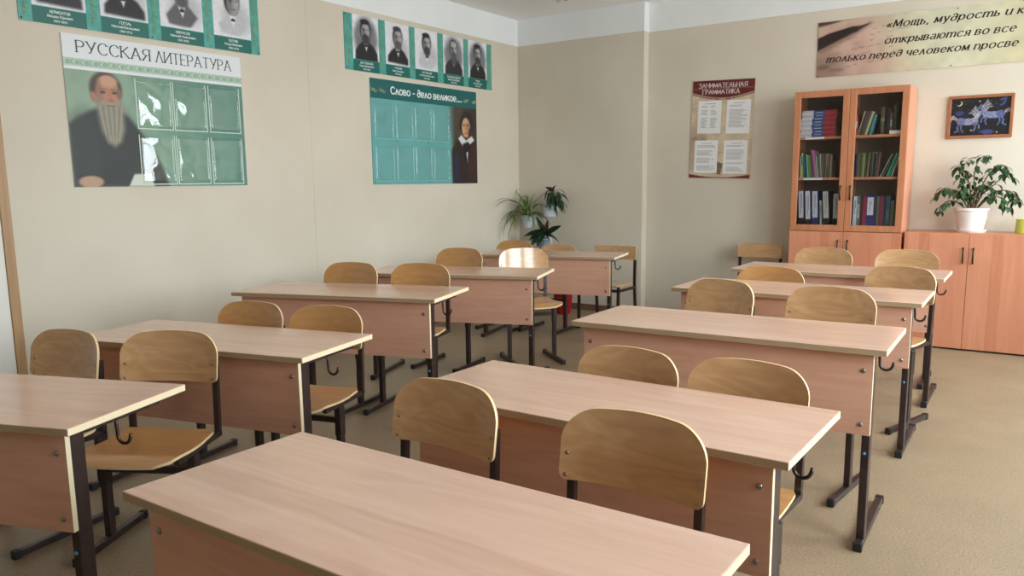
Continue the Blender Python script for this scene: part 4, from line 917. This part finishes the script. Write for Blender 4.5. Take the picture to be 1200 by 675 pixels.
# framed night picture with two horses
fx0, fz0, fW, fH = 3.970, 1.596, .436, .322
fp = thing('framed_picture', 'small framed night picture of two pale galloping horses above the ficus', 'picture', frame=back_frame(fx0, fz0, .001))
g = BM()
for q in ((0, fW, 0, .022), (0, fW, fH - .022, fH), (0, .022, .022, fH - .022), (fW - .022, fW, .022, fH - .022)): box(g, *q, 0, .020, bev=.003)
obj('frame', g, wood('picture frame wood', rgb(166, 104, 66), rgb(128, 74, 44), .4, (40, 40, 40), (10, 10, 10), .6), fp)
W, H = fW - .04, fH - .04
p = Paint(W, H, 150, (22, 22, 30)); p.grain(.3, .03, 7)
def horse(ox, oy, k, flip, c1, c2, mane):
    f = -1 if flip else 1; T = lambda q: [(ox + f * x * k, oy + y * k) for x, y in q]
    p.line(T([(-.5, .12), (-.62, .22), (-.78, .16), (-.86, -.08)]), .14 * k, mane, .9, op=.8); p.line(T([(-.5, .16), (-.7, .30), (-.84, .22)]), .07 * k, (150, 124, 110), .9, op=.8)
    p.blob(ox, oy, .42 * k, .17 * k, c1, .3); p.blob(ox - f * .3 * k, oy + .03 * k, .2 * k, .19 * k, c2, .4); p.blob(ox + f * .3 * k, oy + .03 * k, .17 * k, .18 * k, c1, .4)
    p.line(T([(.32, .08), (.48, .32), (.56, .44)]), .17 * k, c1, .4); p.line(T([(.54, .44), (.70, .34)]), .12 * k, c2, .4); p.line(T([(.55, .46), (.56, .56)]), .04 * k, c2, .5)
    for j in range(6): p.line(T([(.34 + .035 * j, .22 + .045 * j), (.20 + .03 * j, .40 + .05 * j), (.05 + .05 * j, .42 + .07 * j)]), .035 * k, mane if j % 2 else (206, 200, 206), .8, op=.85)
    for q in ([(-.34, -.08), (-.46, -.28), (-.40, -.42), (-.56, -.52)], [(-.26, -.1), (-.30, -.32), (-.20, -.5)], [(.30, -.1), (.50, -.16), (.52, -.34)], [(.26, -.1), (.36, -.28), (.28, -.46)]): p.line(T(q), .07 * k, c2, .5)
horse(.118, .105, .150, False, (132, 136, 160), (100, 106, 140), (170, 170, 184)); horse(.285, .150, .150, True, (118, 126, 158), (86, 96, 138), (158, 152, 168)); p.grain(.25, .008, 3)
p.blob(.055, .245, .02, .02, (196, 190, 130), .2); p.blob(.048, .25, .018, .018, (22, 22, 30), .2)
p.blob(.25, .025, .045, .018, (58, 70, 128), .8); p.blob(.06, .17, .03, .02, (50, 62, 110), 1.); p.line([(.33, .26), (.36, .27), (.35, .23), (.33, .22)], .014, (58, 70, 120), .9)
for k in range(40): p.blob(rng.uniform(0, W), rng.uniform(0, H), .0022, .0022, (150, 140, 110), .8, op=.8)
for x, y in ((.19, .255), (.315, .02), (.145, .04), (.02, .15)): p.blob(x, y, .006, .006, (206, 180, 110), .9)
p.mesh('canvas', M_print, fp, .02, .02, .008)

# ------------------------------------------------------------------ plants, pots, can
def leaf(bm, base, d, up, L, W, droop, n=6, fold=.25, mi=0):
    """pointed leaf: base point, direction, length, width; droops along its length and is folded on the midrib"""
    d = Vector(d).normalized(); side = d.cross(Vector(up)).normalized(); nrm = side.cross(d)
    rows = []; pnt = Vector(base); dd = d.copy()
    for i in range(n + 1):
        q = i / n; wd = W / 2 * math.sin(PI * min(1, q ** .75)) ** .8 if 0 < q < 1 else .0006
        rows.append((bm.verts.new(pnt - side * wd + nrm * wd * fold), bm.verts.new(pnt), bm.verts.new(pnt + side * wd + nrm * wd * fold)))
        dd = (dd + Vector((0, 0, -droop / n))).normalized(); nrm = side.cross(dd); pnt = pnt + dd * (L / n)
    for a, b_ in zip(rows, rows[1:]):
        for k in (0, 1): bm.faces.new((a[k], a[k + 1], b_[k + 1], b_[k])).material_index = mi
def leafmat(name, c1, c2, rough=.35):
    m = noisy(mat(name, rough=rough, spec=.5), rgb(*c1), rgb(*c2), (25, 25, 25), 2)
    return m
M_ficus = leafmat('ficus leaf', (26, 56, 30), (58, 96, 54), .3); M_spider = leafmat('spider plant leaf', (66, 104, 46), (128, 150, 84), .4); M_darkleaf = leafmat('dark green leaf', (22, 46, 30), (46, 76, 44), .35); M_purp = leafmat('purple young leaf', (66, 22, 34), (96, 40, 48), .4)
M_bark = noisy(mat('brown bark', rough=.8), rgb(96, 74, 54), rgb(136, 110, 84), (60, 60, 20))
M_soil = noisy(mat('potting soil', rough=.95), rgb(50, 38, 30), rgb(78, 60, 46), (80, 80, 80))
M_potw = mat('white plastic pot', rgb(238, 226, 220), .3); M_potb = mat('pale blue plastic pot', rgb(186, 196, 206), .35); M_potr = mat('red plastic', rgb(168, 22, 36), .35)
rng = random.Random(11)
# ficus in the white pot
fc = thing('potted_ficus', 'bushy ficus tree in a white pot on the low cabinet', 'potted plant', (4.195, 6.955, LT))
g = BM(); lathe(g, [(0, 0), (.098, 0), (.108, .012), (.110, .020), (.102, .020), (.092, .010), (0, .010)], 36); obj('saucer', g, M_potw, fc, smooth=True, autosmooth=50)
g = BM(); lathe(g, [(0, .012), (.080, .012), (.088, .03), (.102, .10), (.109, .160), (.118, .163), (.120, .180), (.117, .184), (.110, .180), (.104, .150), (0, .150)], 40); obj('pot', g, M_potw, fc, smooth=True, autosmooth=50)
g = BM(); lathe(g, [(0, .160), (.105, .158), (.106, .150), (0, .148)], 24); obj('soil', g, M_soil, fc)
gt, gl = BM(), BM()
tips = []
def branch(pts, r0, r1, leaves, spread=.05, start=.26):
    pts = [Vector(p) for p in pts]; n = len(pts)
    # smooth resample
    fine = []
    for i in range(n - 1):
        for k in range(4):
            t = k / 4; p0, p1, p2, p3 = pts[max(i - 1, 0)], pts[i], pts[i + 1], pts[min(i + 2, n - 1)]
            fine.append(.5 * ((2 * p1) + (p2 - p0) * t + (2 * p0 - 5 * p1 + 4 * p2 - p3) * t * t + (3 * p1 - p0 - 3 * p2 + p3) * t ** 3))
    fine.append(pts[-1]); m = len(fine)
    tube(gt, fine, [r0 + (r1 - r0) * i / (m - 1) for i in range(m)], 6)
    for k in range(int(leaves * 1.9)):
        q = start + (1 - start) * (k + rng.random()) / (leaves * 1.9); i = min(int(q * (m - 1)), m - 2); base = fine[i].lerp(fine[i + 1], q * (m - 1) - i)
        ax = (fine[i + 1] - fine[i]).normalized(); an = rng.uniform(0, 2 * PI); side = Vector((math.cos(an), math.sin(an), rng.uniform(-.5, .25))); d = (side + ax * .35).normalized()
        stem = base + d * rng.uniform(.012, .022); tube(gt, [base, stem], [.0012, .001], 4)
        leaf(gl, stem, d + Vector((0, 0, -.35)), (0, 0, 1) if abs(d.z) < .9 else (1, 0, 0), rng.uniform(.048, .074), rng.uniform(.024, .036), rng.uniform(.7, 1.5), fold=rng.uniform(.1, .5))
Z0 = .155
for br in [
 ([(-.01, 0, Z0), (-.03, 0, .27), (-.07, -.01, .36), (-.10, .0, .45), (-.03, .0, .56)], 14), ([(0, .01, Z0), (.01, .0, .30), (.0, .0, .44), (.03, -.01, .55), (.09, .0, .57)], 16),
 ([(.012, -.01, Z0), (.06, -.01, .28), (.14, -.02, .36), (.20, -.03, .44), (.24, -.03, .40)], 16), ([(.02, 0, Z0), (.08, .02, .25), (.17, .0, .31), (.25, -.02, .30), (.29, -.03, .24)], 17),
 ([(-.015, -.01, Z0), (-.06, -.02, .24), (-.13, -.02, .31), (-.19, -.02, .33), (-.235, -.03, .27)], 13), ([(-.02, .0, Z0), (-.09, -.03, .22), (-.15, -.03, .235), (-.20, -.04, .20), (-.215, -.04, .15)], 6),
 ([(.0, -.015, Z0), (.02, -.05, .25), (.04, -.07, .33), (.08, -.08, .36)], 10), ([(-.01, -.01, Z0), (-.04, -.04, .26), (-.08, -.06, .31), (-.11, -.07, .29)], 9),
 ([(.01, .0, Z0), (.05, .0, .33), (.11, .0, .46), (.17, -.01, .50), (.22, -.02, .47)], 12), ([(.02, -.01, Z0), (.09, -.04, .24), (.16, -.05, .27), (.22, -.05, .22), (.235, -.05, .17)], 12), ([(0, 0, Z0), (-.02, 0, .32), (-.05, 0, .42), (-.10, 0, .50), (-.12, -.01, .47)], 10)]:
    branch(br[0], .007, .002, br[1])
obj('trunk', gt, M_bark, fc, smooth=True); obj('leaves', gl, M_ficus, fc, smooth=True, keep=True)
# yellow-green watering can, cut by the right edge
wc = thing('watering_can', 'yellow-green plastic watering can on the low cabinet at the right edge', 'watering can', (4.545, 6.965, LT))
M_can = mat('yellow-green plastic', rgb(206, 214, 96), .35)
g = BM(); lathe(g, [(0, 0), (.060, 0), (.063, .006), (.060, .10), (.061, .106), (.056, .106), (.054, .10), (.056, .01), (0, .008)], 28); obj('body', g, M_can, wc, smooth=True, autosmooth=50)
g = BM(); tube(g, [(.012 + .052 * math.cos(u) * .4 - .0, -.055 - .0 + .012 * math.sin(u) * 0 - .02 * max(0, math.cos(u)), .085 + .062 * math.sin(u)) for u in np.linspace(-1.7, 1.9, 16)], .008, 8); obj('handle', g, M_can, wc, smooth=True)
g = BM(); tube(g, [(.052, 0, .03), (.10, 0, .07), (.15, 0, .13)], [.014, .010, .008], 10); obj('spout', g, M_can, wc, smooth=True)
# three pots in wall holders in the corner
def holder(x, y, z, r, label):
    t = thing('pot_holder', label, 'bracket', (x, y, z)); g = BM(); tube(g, [(r * math.cos(u), r * math.sin(u), 0) for u in np.linspace(0, 2 * PI, 29)], .003, 6, cap=False); obj('ring', g, M_white, t, smooth=True)
    g = BM(); tube(g, [(0, r, 0), (0, YB - y - .002, 0), (0, YB - y - .002, -.06)], .0035, 6); obj('arm', g, M_white, t)
    g = BM(); box(g, -.015, .015, YB - y - .004, YB - y, -.08, .02); obj('wall_plate', g, M_white, t)
def pot(par, r0, r1, h, m, fl=0, nf=0):
    g = BM(); lathe(g, [(0, 0), (r0, 0), (r0 + (r1 - r0) * .9, h * .86)], 48 if fl else 28, flute=fl, nfl=nf); lathe(g, [(r1, h * .86), (r1 * 1.05, h * .88), (r1 * 1.05, h), (r1 * .97, h), (r1 * .93, h * .85), (0, h * .85)], 28); obj('pot', g, m, par, smooth=True, autosmooth=40)
    g = BM(); lathe(g, [(0, h * .87), (r1 * .93, h * .865), (r1 * .93, h * .855), (0, h * .855)], 20); obj('soil', g, M_soil, par)
sp = thing('spider_plant', 'spider plant with long arching leaves in a small pale pot in the corner', 'potted plant', (.205, 6.90, .835)); pot(sp, .045, .060, .13, M_potb); holder(.205, 6.90, .938, .0635, 'white wall holder under the spider plant')
g = BM()
for k in range(44):
    an = k * 2.399 + rng.uniform(-.2, .2); el = rng.uniform(.5, 1.35); L = rng.uniform(.36, .60); d = (math.cos(an) * math.cos(el), math.sin(an) * math.cos(el), math.sin(el))
    if d[1] > .25: d = (d[0], .25 * d[1], d[2]); L *= .7
    if d[0] < -.3: L *= .8
    if d[0] > .25 and d[2] < .9: L *= .6
    leaf(g, (.01 * math.cos(an), .01 * math.sin(an), .11), d, (0, 0, 1), L, rng.uniform(.016, .023), rng.uniform(1.6, 3.2), 14, .5)
# keep the leaves out of the two walls
for v in g.verts: v.co.x = max(v.co.x, -.19); v.co.y = min(v.co.y, .135)
obj('leaves', g, M_spider, sp, smooth=True, keep=True)
rb = thing('hanging_plant', 'dark-leaved plant in a white ribbed pot, highest of the three in the corner', 'potted plant', (.475, 6.90, .955)); pot(rb, .062, .074, .145, M_potb, .025, 24); holder(.475, 6.90, 1.078, .079, 'white wall holder under the ribbed pot')
g = BM(); gs_ = BM()
for k in range(9):
    an = rng.uniform(0, 2 * PI); tip = Vector((.05 + .05 * math.cos(an), -.02 + .03 * math.sin(an), .22 + .05 * rng.random())); tube(gs_, [(0, 0, .12), tip * .6 + Vector((0, 0, .05)), tip], .003, 5)
    for j in range(6):
        a2 = rng.uniform(-1.6, 1.6); d = (math.cos(a2), math.sin(a2) * .6 - .2, rng.uniform(-.3, .6)); leaf(g, tip + Vector((0, 0, -.02 * j)), d, (0, 0, 1), rng.uniform(.11, .19), rng.uniform(.024, .034), rng.uniform(1.4, 3.0), 8, .3)
for j in range(6): leaf(g, (-.02, -.02, .14), (-1, rng.uniform(-.8, .2), rng.uniform(0, .5)), (0, 0, 1), rng.uniform(.06, .10), .025, 1.8, 8, .3)
for j in range(7):
    a2 = j * .95; leaf(g, (.02, -.01, .25), (math.cos(a2) * .7, math.sin(a2) * .4 - .1, .8), (0, 1, 0), rng.uniform(.05, .085), .026, .4, 6, .3, 1)
for v in g.verts: v.co.y = min(v.co.y, .135)
obj('leaves', g, [M_darkleaf, M_purp], rb, smooth=True, keep=True); obj('stems', gs_, M_bark, rb)
dp = thing('rubber_plant', 'broad dark-leaved plant in a bluish pot, lowest of the three in the corner', 'potted plant', (.395, 6.90, .62)); pot(dp, .042, .056, .12, mat('grey-blue plastic pot', rgb(120, 134, 150), .35)); holder(.395, 6.90, .722, .0615, 'white wall holder under the broad-leaved plant')
g = BM()
for (d, L, W_, dr, mi) in [((-.5, -.2, 1.1), .22, .055, .1, 0), ((.25, -.1, 1.), .17, .042, .1, 1), ((.9, -.3, .55), .21, .05, .3, 0), ((1, -.4, .1), .20, .036, .7, 0), ((.6, -.5, -.15), .17, .036, .6, 0), ((-.9, -.3, .3), .15, .06, 1.2, 0), ((-.7, -.6, -.1), .16, .07, 1.2, 0), ((.1, -.7, .3), .14, .055, 1.4, 0), ((-.2, -.6, .7), .14, .06, 1.2, 0), ((-.1, -.1, 1), .11, .03, .1, 1), ((-.5, -.8, .25), .19, .085, 1.6, 0), ((.05, -.9, .2), .17, .07, 1.8, 0), ((.8, -.6, .3), .24, .05, .8, 0), ((-.9, -.5, .5), .18, .07, 1.0, 0)]:
    leaf(g, (.03, -.01, .15), d, (0, 1, .3), L * (1.3 if d[2] < .9 else .95), W_ * 1.15, dr, 8, .2, mi)
tube(g, [(0, 0, .11), (.03, -.01, .17)], .006, 6, 1)
for v in g.verts: v.co.y = min(v.co.y, .135)
obj('leaves', g, [M_darkleaf, M_purp], dp, smooth=True, keep=True)
# red pot on the floor behind the last left desk
rd = thing('red_pot', 'red plastic flower pot on the floor under the last left desk', 'pot', (.725, 6.74, 0))
g = BM(); lathe(g, [(0, 0), (.070, 0), (.075, .01), (.104, .24), (.114, .242), (.116, .275), (.11, .275), (.10, .24), (.068, .012), (0, .012)], 32); obj('pot', g, M_potr, rd, smooth=True, autosmooth=50)
g = BM(); lathe(g, [(0, .20), (.094, .198), (.092, .18), (0, .18)], 20); obj('soil', g, M_soil, rd)

# ceiling lamp whose far end just shows at the top of the frame
cl = thing('ceiling_light', 'grey ceiling light fitting just showing at the top of the frame', 'light', (1.01, 5.66, ZC))
g = BM(); box(g, -.065, .065, -.62, .62, -.045, -.0, bev=.004); obj('housing', g, mat('grey lamp housing', rgb(190, 190, 190), .4), cl)
for sx in (-1, 1):
    g = BM(); tube(g, [(sx * .035, -.59, -.062), (sx * .035, .59, -.062)], .013, 12); obj('tube_lamp', g, mat('unlit tube', rgb(228, 230, 230), .25), cl, smooth=True)
    for yy in (-.60, .60):
        g = BM(); box(g, sx * .035 - .018, sx * .035 + .018, yy - .012, yy + .012, -.08, -.045, bev=.003); obj('lamp_socket', g, MATS['grey lamp housing'], cl)
